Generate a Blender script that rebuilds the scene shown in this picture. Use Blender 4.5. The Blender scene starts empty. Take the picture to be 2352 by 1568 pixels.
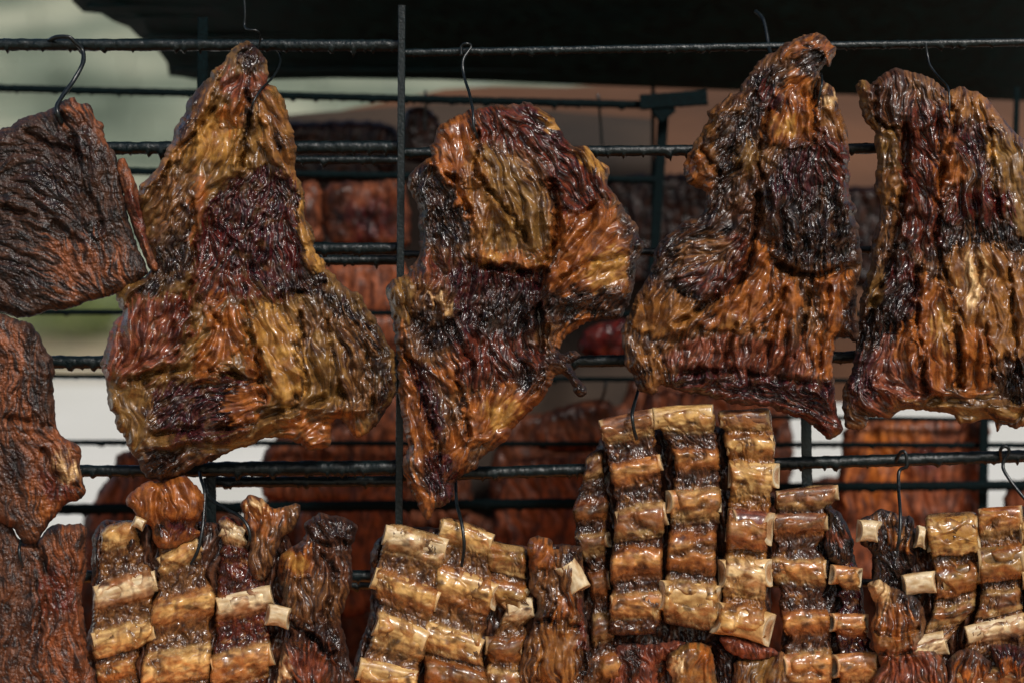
import bpy, math, random
import numpy as np

# ------------------------------------------------------------------ camera, world, sun
SC = bpy.context.scene
COL = SC.collection
S, DIST, ZC = 0.0008, 3.0, 1.5          # metres per picture unit on the plane y=0; camera distance; camera height

cam_d = bpy.data.cameras.new("camera")
cam = bpy.data.objects.new("camera", cam_d)
COL.objects.link(cam)
cam.location = (0, -DIST, ZC)
cam.rotation_euler = (math.radians(90), 0, 0)
cam_d.sensor_width = 36
cam_d.lens = 36 * DIST / (2352 * S)
cam_d.clip_end = 500
cam_d.dof.use_dof = True
cam_d.dof.focus_distance = DIST - 0.04
cam_d.dof.aperture_fstop = 1.2
SC.camera = cam

SUN_EL, SUN_AZ = math.radians(40), math.radians(24)      # from the camera's side, a little to the right
world = bpy.data.worlds.new("World")
SC.world = world
world.use_nodes = True
wn = world.node_tree.nodes
wl = world.node_tree.links
bg = wn.get("Background") or wn.new("ShaderNodeBackground")
sky = wn.new("ShaderNodeTexSky")
sky.sky_type = 'NISHITA'
sky.sun_disc = False
sky.sun_elevation = SUN_EL
sky.sun_rotation = math.pi - SUN_AZ
sky.dust_density = 3.0
wl.new(sky.outputs[0], bg.inputs[0])
bg.inputs[1].default_value = 0.10

sd = bpy.data.lights.new("sun", 'SUN')
sd.energy = 2.8
sd.angle = math.radians(9)
sd.color = (1.0, 0.97, 0.92)
sun = bpy.data.objects.new("sun", sd)
COL.objects.link(sun)
from mathutils import Vector
sv = Vector((math.sin(SUN_AZ) * math.cos(SUN_EL), -math.cos(SUN_AZ) * math.cos(SUN_EL), math.sin(SUN_EL)))
sun.rotation_euler = sv.to_track_quat('Z', 'Y').to_euler()

vs = SC.view_settings
vs.view_transform = 'Standard'
vs.look = 'None'
vs.gamma = 1
vs.exposure = -0.2
vs.use_curve_mapping = False
SC.cycles.max_bounces = 6
SC.cycles.sample_clamp_indirect = 4

# ------------------------------------------------------------------ helpers
def W(u, v, y):
    k = S * (DIST + y) / DIST
    return np.stack([(u - 1176) * k, y + 0 * u, ZC - (v - 784) * k], -1)

def lin(c):
    c = np.asarray(c, float) / 255
    return np.where(c < .04045, c / 12.92, ((c + .055) / 1.055) ** 2.4)

def rnd2(xi, yi, seed):
    h = (xi * 374761393 + yi * 668265263 + seed * 982451653) & 0xffffffff
    h = ((h ^ (h >> 13)) * 1274126177) & 0xffffffff
    return ((h ^ (h >> 16)) & 0xffffffff) / 4294967296.0

def gn(x, y, seed=0):
    x = np.asarray(x, float); y = np.asarray(y, float)
    x0 = np.floor(x).astype(np.int64); y0 = np.floor(y).astype(np.int64)
    fx = x - x0; fy = y - y0
    sx = fx * fx * fx * (fx * (fx * 6 - 15) + 10); sy = fy * fy * fy * (fy * (fy * 6 - 15) + 10)
    def g(i, j):
        a = rnd2(x0 + i, y0 + j, seed) * 2 * math.pi
        return np.cos(a) * (fx - i) + np.sin(a) * (fy - j)
    a = g(0, 0) * (1 - sx) + g(1, 0) * sx
    b = g(0, 1) * (1 - sx) + g(1, 1) * sx
    return (a * (1 - sy) + b * sy) * 1.5

def fbm(x, y, o=4, seed=0):
    r = 0; a = 1; t = 0
    for i in range(o):
        r = r + a * gn(x * 2 ** i, y * 2 ** i, seed + i * 17); t += a; a *= .55
    return r / t

def sst(a, b, x):
    t = np.clip((x - a) / (b - a), 0, 1)
    return t * t * (3 - 2 * t)

def pts(s):
    return np.array([[float(q) for q in p.split(',')] for p in s.split()])

TO = dict(A=(0, 0), B=(574.2, 0), C=(1148.4, 0), D=(1720.4, 0), E=(0, 784.4), F=(574.2, 784.4), G=(1148.4, 784.4), H=(1720.4, 784.4))
def tp(s):
    """outline written in enlarged-tile coordinates: 'A 10,20 30,40 B 5,6 ...' """
    out = []; o = (0, 0)
    for w in s.split():
        if w in TO: o = TO[w]
        else:
            x, y = w.split(','); out.append((o[0] + float(x) * .4998, o[1] + float(y) * .4998))
    return np.array(out)

def catmull(P, closed=True, step=4.0):
    n = len(P); out = []
    rng = range(n if closed else n - 1)
    for i in rng:
        if closed: p0, p1, p2, p3 = P[i - 1], P[i], P[(i + 1) % n], P[(i + 2) % n]
        else: p0, p1, p2, p3 = P[max(i - 1, 0)], P[i], P[i + 1], P[min(i + 2, n - 1)]
        m = max(1, int(np.linalg.norm((p2 - p1)[:2]) / step))
        for k in range(m):
            t = k / m
            q = .5 * ((2 * p1) + (-p0 + p2) * t + (2 * p0 - 5 * p1 + 4 * p2 - p3) * t * t + (-p0 + 3 * p1 - 3 * p2 + p3) * t ** 3)
            out.append(q)
    if not closed: out.append(P[-1])
    return np.array(out)

def segdist(X, Y, P, closed=True, near=False):
    """signed distance (inside > 0) to polygon, or plain distance and side to a polyline"""
    A = P; B = np.roll(P, -1, 0)
    if not closed: A = P[:-1]; B = P[1:]
    sh = X.shape; x = X.ravel().astype(np.float32); y = Y.ravel().astype(np.float32)
    best = np.full(x.shape, 1e18, np.float32); ins = np.zeros(x.shape, bool)
    nx = np.zeros_like(x); ny = np.zeros_like(x); side = np.zeros_like(x)
    for (ax, ay), (bx, by) in zip(A, B):
        dx, dy = bx - ax, by - ay; L = dx * dx + dy * dy + 1e-9
        t = np.clip(((x - ax) * dx + (y - ay) * dy) / L, 0, 1)
        qx = ax + t * dx; qy = ay + t * dy
        d = (x - qx) ** 2 + (y - qy) ** 2
        m = d < best
        best[m] = d[m]
        if near: nx[m] = qx[m]; ny[m] = qy[m]
        if not closed: side[m] = np.sign((x[m] - ax) * dy - (y[m] - ay) * dx)
        if closed and ay != by:
            c = ((ay > y) != (by > y)) & (x < (bx - ax) * (y - ay) / (by - ay) + ax)
            ins ^= c
    d = np.sqrt(best)
    if closed: d = np.where(ins, d, -d)
    if near: return d.reshape(sh), nx.reshape(sh), ny.reshape(sh)
    if not closed: return d.reshape(sh), side.reshape(sh)
    return d.reshape(sh)

def bil(F, ix, iy):
    h, w = F.shape
    ix = np.clip(ix, 0, w - 1.001); iy = np.clip(iy, 0, h - 1.001)
    x0 = ix.astype(int); y0 = iy.astype(int); fx = ix - x0; fy = iy - y0
    return (F[y0, x0] * (1 - fx) + F[y0, x0 + 1] * fx) * (1 - fy) + (F[y0 + 1, x0] * (1 - fx) + F[y0 + 1, x0 + 1] * fx) * fy

def lic(N, th, L):
    """smear noise N along the direction field th (grid steps)"""
    h, w = N.shape
    gy, gx = np.mgrid[0:h, 0:w].astype(float)
    acc = N.copy(); tot = 1.0
    for sgn in (1, -1):
        x = gx.copy(); y = gy.copy(); px = sgn * np.cos(th); py = sgn * np.sin(th)
        for k in range(1, L + 1):
            x += px; y += py
            xi = np.clip(np.rint(x), 0, w - 1).astype(int); yi = np.clip(np.rint(y), 0, h - 1).astype(int)
            a = th[yi, xi]; cx = np.cos(a); cy = np.sin(a)
            f = np.where(cx * px + cy * py < 0, -1, 1)
            px = cx * f; py = cy * f
            wgt = .5 + .5 * math.cos(math.pi * k / (L + 1))
            acc += bil(N, x, y) * wgt; tot += wgt
    acc -= acc.mean(); return acc / (acc.std() + 1e-6)

# class: colour 1, colour 2 (sRGB), coarse, mid, fine relief, roughness
CL = {
    'fat':   ((160, 112, 58), (106, 68, 37), .3, .2, .12, .27),
    'olive': ((146, 112, 62), (94, 68, 40), .4, .28, .16, .30),
    'amber': ((170, 106, 50), (112, 62, 33), .35, .24, .14, .24),
    'yel':   ((190, 146, 78), (144, 98, 50), .3, .16, .08, .25),
    'brn':   ((130, 92, 56), (74, 50, 36), 1.1, .75, .5, .27),
    'meat':  ((98, 64, 46), (52, 34, 28), 1.0, 1., .8, .30),
    'pink':  ((140, 80, 58), (82, 44, 36), .9, .7, .5, .28),
    'redb':  ((104, 48, 36), (50, 24, 22), .9, .9, .8, .25),
    'red':   ((88, 28, 28), (44, 16, 20), .7, .9, .8, .22),
    'purp':  ((74, 28, 38), (30, 14, 22), .6, 1.2, 1.3, .24),
    'char':  ((40, 29, 29), (12, 11, 14), .7, 1.25, 1.6, .25),
    'cream': ((232, 200, 150), (180, 136, 88), .5, .3, .2, .28),
    'bone':  ((222, 206, 174), (176, 146, 104), .2, .2, .2, .42),
    'bonea': ((216, 182, 124), (152, 112, 66), .4, .4, .3, .28),
    'boneo': ((204, 142, 84), (138, 90, 54), .4, .4, .3, .28),
    'boneb': ((150, 104, 72), (84, 54, 40), .5, .5, .4, .30),
    'crust': ((112, 72, 48), (40, 29, 25), .4, .35, 1.2, .46),
    'crustd': ((74, 50, 37), (26, 22, 21), .4, .35, 1.2, .48),
    'crusto': ((148, 90, 56), (70, 44, 33), .4, .35, 1.2, .40),
    'far':   ((134, 80, 54), (72, 44, 35), .8, .6, .5, .42),
}
def make_mesh(name, V, F, col, rough, mat, parent=None, smooth=True):
    me = bpy.data.meshes.new(name)
    V = np.ascontiguousarray(V, np.float32); F = np.ascontiguousarray(F, np.int32)
    me.vertices.add(len(V)); me.vertices.foreach_set("co", V.ravel())
    k = F.shape[1]
    me.loops.add(F.size); me.loops.foreach_set("vertex_index", F.ravel())
    me.polygons.add(len(F)); me.polygons.foreach_set("loop_start", np.arange(len(F), dtype=np.int32) * k)
    me.update(calc_edges=True)
    if smooth: me.polygons.foreach_set("use_smooth", np.ones(len(F), bool))
    if col is not None:
        a = me.attributes.new("Tint", 'FLOAT_COLOR', 'POINT')
        col = np.asarray(col); c = np.full((len(V), 4), .45, np.float32); c[:, :col.shape[1]] = col; c[:, :3] = np.clip(c[:, :3], .001, 1) ** 1.14 * 1.12; c[:, :3] = np.clip(c[:, :3], 0, .9)
        a.data.foreach_set("color", c.ravel())
        a = me.attributes.new("Rough", 'FLOAT', 'POINT')
        a.data.foreach_set("value", np.ascontiguousarray(rough, np.float32) + np.zeros(len(V), np.float32))
    me.materials.append(mat)
    o = bpy.data.objects.new(name, me)
    COL.objects.link(o)
    if parent: o.parent = parent
    return o

def tag(o, label=None, cat=None, group=None, kind=None):
    if label: o['label'] = label
    if cat: o['category'] = cat
    if group: o['group'] = group
    if kind: o['kind'] = kind
    return o

def empty(name, loc, label, cat, group=None):
    o = bpy.data.objects.new(name, None)
    o.empty_display_size = .05
    COL.objects.link(o); o.location = loc
    return tag(o, label, cat, group)

def keep_world(o, parent):
    o.parent = parent
    o.matrix_parent_inverse = __import__('mathutils').Matrix.Translation(-Vector(parent.location))

# ------------------------------------------------------------------ materials
def mat_new(name):
    m = bpy.data.materials.new(name); m.use_nodes = True
    nt = m.node_tree
    return m, nt, nt.nodes['Principled BSDF']

def meat_material(name, bumpd=.0016, sc=260, spec=.6, coat=.1, sss=.0):
    m, nt, b = mat_new(name)
    N, L = nt.nodes, nt.links
    at = N.new('ShaderNodeAttribute'); at.attribute_name = 'Tint'
    ar = N.new('ShaderNodeAttribute'); ar.attribute_name = 'Rough'
    tc = N.new('ShaderNodeTexCoord')
    n1 = N.new('ShaderNodeTexNoise'); n1.inputs['Scale'].default_value = sc; n1.inputs['Detail'].default_value = 3
    n2 = N.new('ShaderNodeTexNoise'); n2.inputs['Scale'].default_value = sc * .35; n2.inputs['Detail'].default_value = 4
    n2.inputs['Distortion'].default_value = .8
    L.new(tc.outputs['Object'], n1.inputs['Vector']); L.new(tc.outputs['Object'], n2.inputs['Vector'])
    mr = N.new('ShaderNodeMapRange'); mr.inputs[1].default_value = .3; mr.inputs[2].default_value = .7
    mr.inputs[3].default_value = .84; mr.inputs[4].default_value = 1.16
    L.new(n2.outputs['Fac'], mr.inputs[0])
    vm = N.new('ShaderNodeVectorMath'); vm.operation = 'SCALE'
    L.new(at.outputs['Color'], vm.inputs[0]); L.new(mr.outputs[0], vm.inputs['Scale'])
    L.new(vm.outputs[0], b.inputs['Base Color'])
    ro = N.new('ShaderNodeMapRange'); ro.inputs[1].default_value = .35; ro.inputs[2].default_value = .65
    ro.inputs[3].default_value = -.1; ro.inputs[4].default_value = .16
    L.new(n1.outputs['Fac'], ro.inputs[0])
    ad = N.new('ShaderNodeMath'); ad.operation = 'ADD'
    L.new(ar.outputs['Fac'], ad.inputs[0]); L.new(ro.outputs[0], ad.inputs[1])
    L.new(ad.outputs[0], b.inputs['Roughness'])
    bu = N.new('ShaderNodeBump'); bu.inputs['Distance'].default_value = bumpd
    L.new(at.outputs['Alpha'], bu.inputs['Strength'])
    mx = N.new('ShaderNodeMath'); mx.operation = 'ADD'
    L.new(n1.outputs['Fac'], mx.inputs[0]); L.new(n2.outputs['Fac'], mx.inputs[1])
    L.new(mx.outputs[0], bu.inputs['Height'])
    L.new(bu.outputs[0], b.inputs['Normal'])
    b.inputs['Specular IOR Level'].default_value = spec
    b.inputs['Coat Weight'].default_value = coat
    b.inputs['Coat Roughness'].default_value = .16
    L.new(bu.outputs[0], b.inputs['Coat Normal'])
    return m

M_MEAT = meat_material("roast_meat", .0011)
M_CRUST = meat_material("crusted_meat", .003, 220, .45, .12)
M_BONE = meat_material("rib_bone", .0006, 240, .5, .2)
M_FAR = meat_material("far_meat", .002, 160, .25, .0)

def metal_material(name, col, rough=.42, bump=.0012, sc=190, metallic=.0, spec=.55):
    m, nt, b = mat_new(name); N, L = nt.nodes, nt.links
    tc = N.new('ShaderNodeTexCoord')
    n = N.new('ShaderNodeTexNoise'); n.inputs['Scale'].default_value = sc; n.inputs['Detail'].default_value = 5
    L.new(tc.outputs['Object'], n.inputs['Vector'])
    cr = N.new('ShaderNodeValToRGB')
    cr.color_ramp.elements[0].position = .35; cr.color_ramp.elements[1].position = .75
    cr.color_ramp.elements[0].color = (*[c * .6 for c in col], 1); cr.color_ramp.elements[1].color = (*[c * 1.8 for c in col], 1)
    L.new(n.outputs['Fac'], cr.inputs[0]); L.new(cr.outputs[0], b.inputs['Base Color'])
    mr = N.new('ShaderNodeMapRange'); mr.inputs[3].default_value = rough - .15; mr.inputs[4].default_value = rough + .2
    L.new(n.outputs['Fac'], mr.inputs[0]); L.new(mr.outputs[0], b.inputs['Roughness'])
    bu = N.new('ShaderNodeBump'); bu.inputs['Distance'].default_value = bump
    L.new(n.outputs['Fac'], bu.inputs['Height']); L.new(bu.outputs[0], b.inputs['Normal'])
    b.inputs['Metallic'].default_value = metallic
    b.inputs['Specular IOR Level'].default_value = spec
    return m
M_BAR = metal_material("greasy_black_iron", (.0018, .0065, .0075), .36, spec=.4)
M_BACKBAR = metal_material("dull_black_iron", (.0015, .006, .007), .75, spec=.08)
M_HOOK = metal_material("black_wire", (.004, .007, .008), .3, .0003)
M_HOOD = metal_material("sooty_sheet_metal", (.002, .014, .016), .62, .002, 30, spec=.25)

# ------------------------------------------------------------------ relief cut of meat
def relief(name, outline, y0, T=30, R=45, h=1.9, base='brn', zones=(), creases=(), flow=(), seed=1, amp=1.0,
           jag=3.0, mat=None, iso=0.0, gain=1.0, parent=None, backT=None, warp=10, swell=0, lcoarse=(15, 34), tiltx=0, tilty=0):
    P = catmull(np.asarray(outline, float), True, 5)
    d = np.roll(P, -1, 0) - np.roll(P, 1, 0); n = np.stack([d[:, 1], -d[:, 0]], 1); n /= np.linalg.norm(n, axis=1)[:, None] + 1e-6
    j = fbm(P[:, 0] / 24, P[:, 1] / 24, 4, seed + 5) * jag * 1.8 + fbm(P[:, 0] / 7, P[:, 1] / 7, 2, seed + 9) * jag * .8
    P = P + n * j[:, None]
    x0, y0g = P.min(0) - 2 * h; x1, y1g = P.max(0) + 2 * h
    nx = int((x1 - x0) / h) + 2; ny = int((y1g - y0g) / h) + 2
    U, V = np.meshgrid(x0 + np.arange(nx) * h, y0g + np.arange(ny) * h)
    # coarse distance then exact near the edge
    st = 4
    sdc = segdist(U[::st, ::st], V[::st, ::st], P)
    gi, gj = np.meshgrid(np.arange(nx) / st, np.arange(ny) / st)
    sd_ = bil(np.pad(sdc, ((0, 1), (0, 1)), 'edge'), gi, gj)
    m = np.abs(sd_) < 4 * st * h * .6 + 4
    NX = U.copy(); NY = V.copy()
    a, b, c = segdist(U[m], V[m], P, near=True)
    sd_[m] = a; NX[m] = b; NY[m] = c
    ok = sd_ > -.55 * h
    cell = ok[:-1, :-1] & ok[1:, :-1] & ok[:-1, 1:] & ok[1:, 1:]
    used = np.zeros_like(ok); cnt = np.zeros(ok.shape, int)
    for (a, b) in ((0, 0), (0, 1), (1, 0), (1, 1)):
        used[a:ny - 1 + a, b:nx - 1 + b] |= cell; cnt[a:ny - 1 + a, b:nx - 1 + b] += cell
    bnd = used & (cnt < 4)
    U2 = np.where(bnd, NX, U); V2 = np.where(bnd, NY, V)
    dd = np.where(bnd, 0, np.clip(sd_, 0, None))
    # direction field
    th2x = np.zeros_like(U); th2y = np.full_like(U, 0)
    ws = 1e-6
    if not flow: flow = ["%g,%g %g,%g" % (P[:, 0].mean(), P[:, 1].min(), P[:, 0].mean(), P[:, 1].max())]
    for f in flow:
        q = pts(f) if isinstance(f, str) else f
        for (ax, ay), (bx, by) in zip(q[:-1], q[1:]):
            for t in (.25, .75):
                cx, cy = ax + (bx - ax) * t, ay + (by - ay) * t
                w = 1 / (((U - cx) ** 2 + (V - cy) ** 2) / 900 + 1) ** 1.6
                ang = 2 * math.atan2(by - ay, bx - ax)
                th2x += w * math.cos(ang); th2y += w * math.sin(ang)
    th = .5 * np.arctan2(th2y, th2x) + 1.0 * fbm(U / 90, V / 90, 3, seed + 31) + .9 * fbm(U / 30, V / 30, 2, seed + 33)
    A = lic(gn(U / lcoarse[0], V / lcoarse[0], seed + 1) + .8 * gn(U / lcoarse[0] / 1.9, V / lcoarse[0] / 1.9, seed + 21), th, int(lcoarse[1] / h))
    B = lic(gn(U / 7, V / 7, seed + 2) * (.5 + .5 * sst(-.2, .3, gn(U / 40, V / 40, seed + 6))) + .9 * gn(U / 11, V / 11, seed + 7) * sst(.2, -.3, gn(U / 40, V / 40, seed + 6)), th, int(13 / h))
    mod = .45 + .95 * sst(-.35, .45, fbm(U / 48, V / 48, 3, seed + 8))
    Cc = lic(gn(U / 3.6, V / 3.6, seed + 3), th + .5 * gn(U / 15, V / 15, seed + 4), int(8 / h))
    blob = fbm(U / 60, V / 60, 3, seed + 71)
    Bl = lic(gn(U / 5.2, V / 5.2, seed + 22) + .35 * gn(U / 10, V / 10, seed + 24), th + .25 * gn(U / 22, V / 22, seed + 23), int(30 / h))
    def rid(x): return np.sqrt(x * x + .02) - .8
    # zones
    wu = U + warp * (2.1 * fbm(U / 28, V / 28, 4, seed + 41) + 2.4 * fbm(U / 75, V / 75, 2, seed + 45)); wv = V + warp * (2.1 * fbm(U / 28, V / 28, 4, seed + 43) + 2.4 * fbm(U / 75, V / 75, 2, seed + 47))
    opac = .62 + .38 * sst(-.45, .1, fbm(U / 26, V / 26, 3, seed + 49))
    mixf = 1.3 * fbm(U / 24, V / 24, 4, seed + 51)
    def cls(c):
        k = CL[c]; c1, c2 = lin(k[0]), lin(k[1])
        mixn = sst(-.95, .95, .75 * k[3] * Bl + .25 * A + mixf)
        return c1 * mixn[..., None] + c2 * (1 - mixn[..., None]), k
    colr, k = cls(base)
    ac = np.full(U.shape, k[2]); am = np.full(U.shape, k[3]); af = np.full(U.shape, k[4]); ro = np.full(U.shape, k[5])
    rs = np.zeros(U.shape)
    for z in zones:
        c, poly = z[0], z[1]
        fe = z[2] if len(z) > 2 else 12; up = z[3] if len(z) > 3 else 0
        q = catmull(pts(poly), True, 12)
        bx0, by0 = q.min(0) - fe - 30; bx1, by1 = q.max(0) + fe + 30
        i0 = max(int((bx0 - x0) / h), 0); i1 = min(int((bx1 - x0) / h) + 2, nx); j0 = max(int((by0 - y0g) / h), 0); j1 = min(int((by1 - y0g) / h) + 2, ny)
        if i1 - i0 < 6 or j1 - j0 < 6: continue
        sl = (slice(j0, j1), slice(i0, i1))
        sub = U[sl][::2, ::2], V[sl][::2, ::2]
        s2 = segdist(wu[sl][::2, ::2], wv[sl][::2, ::2], q)
        gi, gj = np.meshgrid(np.arange(i1 - i0) / 2, np.arange(j1 - j0) / 2)
        s2 = bil(np.pad(s2, ((0, 1), (0, 1)), 'edge'), gi, gj)
        s3 = s2 + (fe * .35 + 5) * (A[sl] * .4 + Bl[sl] * .6)
        mk = sst(-fe * .75, fe * .75, s3)
        mkc = mk * opac[sl]
        cc, k = cls(c)
        colr[sl] = colr[sl] * (1 - mkc[..., None]) + cc[sl] * mkc[..., None]
        for arr, kv in ((ac, k[2]), (am, k[3]), (af, k[4]), (ro, k[5])): arr[sl] = arr[sl] * (1 - mk) + kv * mk
        if up:
            rr = np.clip((s2 + 5) / 18, 0, 1); rs[sl] += 1.8 * up * np.sqrt(np.clip(1 - (1 - rr) ** 2, 0, 1))
    # char and fat specks that follow the fibres
    sp = sst(.75, 1.6, B * .6 + Cc * .35 + 1.3 * fbm(U / 45, V / 45, 2, seed + 61)) * .8 * np.clip(am, .15, 1)
    colr = colr * (1 - sp[..., None]) + lin((40, 26, 26)) * sp[..., None]
    sp = sst(.9, 1.7, -B * .55 - Cc * .3 + 1.2 * fbm(U / 40, V / 40, 2, seed + 67)) * .5 * np.clip(am, .3, 1)
    colr = colr * (1 - sp[..., None]) + (colr * 1.5 + .03 * lin((230, 170, 90))) * sp[..., None]
    br = (.22 * sst(-.5, .5, fbm(U / 34, V / 34, 4, seed + 85)))[..., None]
    common = lin((128, 78, 46)) * sst(-1.2, 1.2, Bl + mixf)[..., None] + lin((66, 36, 28)) * sst(1.2, -1.2, Bl + mixf)[..., None]
    colr = colr * (1 - br) + common * br
    ro = ro + .3 * sst(9, 0, dd) + -.03 + .24 * sst(-.05, .45, fbm(U / 50, V / 50, 3, seed + 87))
    colr = colr * (1 + .28 * fbm(U / 9, V / 9, 3, seed + 81))[..., None] * gain
    e = np.sqrt(np.clip(1 - (1 - np.clip(dd / R, 0, 1)) ** 2, 0, 1))
    ef = np.clip(dd / 14, 0, 1)
    H = T * e + rs * ef + swell * sst(0, 160, dd)
    A2 = lic(gn(U / 40, V / 40, seed + 12), th, int(80 / h))
    A3 = lic(gn(U / 21, V / 21, seed + 14) * sst(-.3, .3, gn(U / 70, V / 70, seed + 15)), th, int(60 / h))
    sh = sst(.95, 1.15, am)
    H += ef * amp * (2 * fbm(U / 26, V / 26, 3, seed + 95) + 11 * np.abs(A2) + 2.6 * rid(A3) + 4.2 * ac * rid(A) + 6 * blob + mod * (sh * 2.9 * am * rid(B) + (1 - sh) * 2.3 * am * rid(Bl)) + 1.0 * af * mod * Cc)
    if iso: H += ef * iso * (4 * fbm(U / 12, V / 12, 4, seed + 91) + 2.5 * np.abs(fbm(U / 6, V / 6, 2, seed + 92)))
    for cr in creases:
        q = catmull(pts(cr[0]), False, 12); w, am_ = cr[1], cr[2] * 2.0
        bx0, by0 = q.min(0) - w * 8; bx1, by1 = q.max(0) + w * 8
        i0 = max(int((bx0 - x0) / h), 0); i1 = min(int((bx1 - x0) / h) + 2, nx); j0 = max(int((by0 - y0g) / h), 0); j1 = min(int((by1 - y0g) / h) + 2, ny)
        if i1 <= i0 or j1 <= j0: continue
        sl = (slice(j0, j1), slice(i0, i1))
        wob = 9 * fbm(U[sl] / 26, V[sl] / 26, 3, seed + 101); am_ = am_ * (.15 + 1.15 * sst(-.4, .35, fbm(U[sl] / 38, V[sl] / 38, 2, seed + 103)))
        dq, sq = segdist(U[sl] + wob, V[sl] - wob, q, False)
        if len(cr) > 3:   # overlapping fold: high on one side, falling away
            s_ = dq * sq * cr[3]
            H[sl] += ef[sl] * am_ * sst(-3, 2, s_) * np.exp(-np.clip(s_, 0, None) / (w * 4))* np.clip(1.0,0,1)
        else:
            H[sl] += ef[sl] * (am_ * np.exp(-(dq / w) ** 2) - .35 * am_ * np.exp(-((dq - 2.6 * w) / (1.6 * w)) ** 2))
    H = np.maximum(H, np.minimum(dd * .4, 4))
    bT = backT if backT is not None else T * .5
    idx = -np.ones(ok.shape, int); idx[used] = np.arange(used.sum())
    u, v = U2[used], V2[used]
    tl = (u - P[:, 0].mean()) * tiltx + (v - P[:, 1].mean()) * tilty
    F1 = np.stack([idx[:-1, :-1][cell], idx[1:, :-1][cell], idx[1:, 1:][cell], idx[:-1, 1:][cell]], 1)
    Vf = W(u, v, y0 - (H[used] - tl) * S)
    # back: every second grid line would not match the rim, so the same grid closed at the rim
    nb = used & ~bnd
    idb = idx.copy(); idb[nb] = np.arange(nb.sum()) + used.sum()
    ub, vb = U[nb], V[nb]
    tb = (ub - P[:, 0].mean()) * tiltx + (vb - P[:, 1].mean()) * tilty
    Vb = W(ub, vb, y0 + (bT * e[nb] + 4 * blob[nb] * ef[nb] + tb) * S)
    F2 = np.stack([idb[:-1, :-1][cell], idb[:-1, 1:][cell], idb[1:, 1:][cell], idb[1:, :-1][cell]], 1)
    colr = np.dstack([colr, np.clip(af * .7 + iso * .5, .06, 1) * mod])
    cf = np.clip(colr[used], 0.002, .95); cb = np.clip(colr[nb], .002, .95)
    return make_mesh(name, np.concatenate([Vf, Vb]), np.concatenate([F1, F2]), np.concatenate([cf, cb]),
                     np.concatenate([ro[used], ro[nb]]), mat or M_MEAT, parent)

def tube(name, path, r, y=None, mat=None, parent=None, seg=12, rough=.0, seed=3, step=8, closed_ends=True, smooth=True, drip=False):
    """path of (u,v,y) points; r in picture units at y=0"""
    Q = np.array(path, float)
    P = catmull(Q, False, step) if smooth and len(Q) > 2 else np.array([Q[0] + (Q[-1] - Q[0]) * t for t in np.linspace(0, 1, max(2, int(np.hypot(*(Q[-1] - Q[0])[:2]) / step)))])
    X = W(P[:, 0], P[:, 1], P[:, 2])
    T = np.gradient(X, axis=0); T /= np.linalg.norm(T, axis=1)[:, None] + 1e-12
    ref = np.array([0, 1., 0]); ref2 = np.array([1., 0, 0])
    ref_ = np.where((np.abs(T @ ref) > .9)[:, None], ref2, ref)
    N1 = np.cross(T, ref_); N1 /= np.linalg.norm(N1, axis=1)[:, None]
    N2 = np.cross(T, N1)
    a = np.arange(seg) / seg * 2 * math.pi
    rr = r * S * (1 + rough * (fbm(np.arange(len(P))[:, None] / 3. * step / 8, np.cos(a)[None] * 1.5 + np.sin(a)[None] * 2.3 + 7, 3, seed)))
    if drip:
        low = np.clip(-(np.cos(a)[None] * N1[:, 2:3] + np.sin(a)[None] * N2[:, 2:3]), 0, 1) ** 2
        q_ = np.arange(len(P))[:, None] * step
        rr = rr * (1 + low * (.55 * sst(.25, .6, gn(q_ / 9, q_ * 0 + seed, seed)) + .5 * sst(.3, .6, gn(q_ / 26, q_ * 0 + seed, seed + 3))))
    V = X[:, None] + rr[..., None] * (np.cos(a)[None, :, None] * N1[:, None] + np.sin(a)[None, :, None] * N2[:, None])
    n = len(P); V = V.reshape(-1, 3)
    F = []
    i = np.arange(n - 1)[:, None] * seg; j = np.arange(seg)[None]; k = (j + 1) % seg
    F = np.stack([i + j, i + k, i + seg + k, i + seg + j], -1).reshape(-1, 4)
    V = np.concatenate([V, X[:1], X[-1:]])
    c0 = np.stack([np.full(seg, n * seg), np.arange(seg), (np.arange(seg) + 1) % seg, np.full(seg, n * seg)], 1)
    return V, F, X, n, seg

def tube_obj(name, path, r, mat, parent=None, **k):
    V, F, X, n, seg = tube(name, path, r, **k)
    me = bpy.data.meshes.new(name)
    fs = F.tolist() + [[n * seg, (q + 1) % seg, q] for q in range(seg)] + [[n * seg + 1, (n - 1) * seg + q, (n - 1) * seg + (q + 1) % seg] for q in range(seg)]
    me.from_pydata(V.tolist(), [], fs); me.update()
    me.polygons.foreach_set("use_smooth", np.ones(len(fs), bool))
    me.materials.append(mat)
    o = bpy.data.objects.new(name, me); COL.objects.link(o)
    if parent: o.parent = parent
    return o

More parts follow.
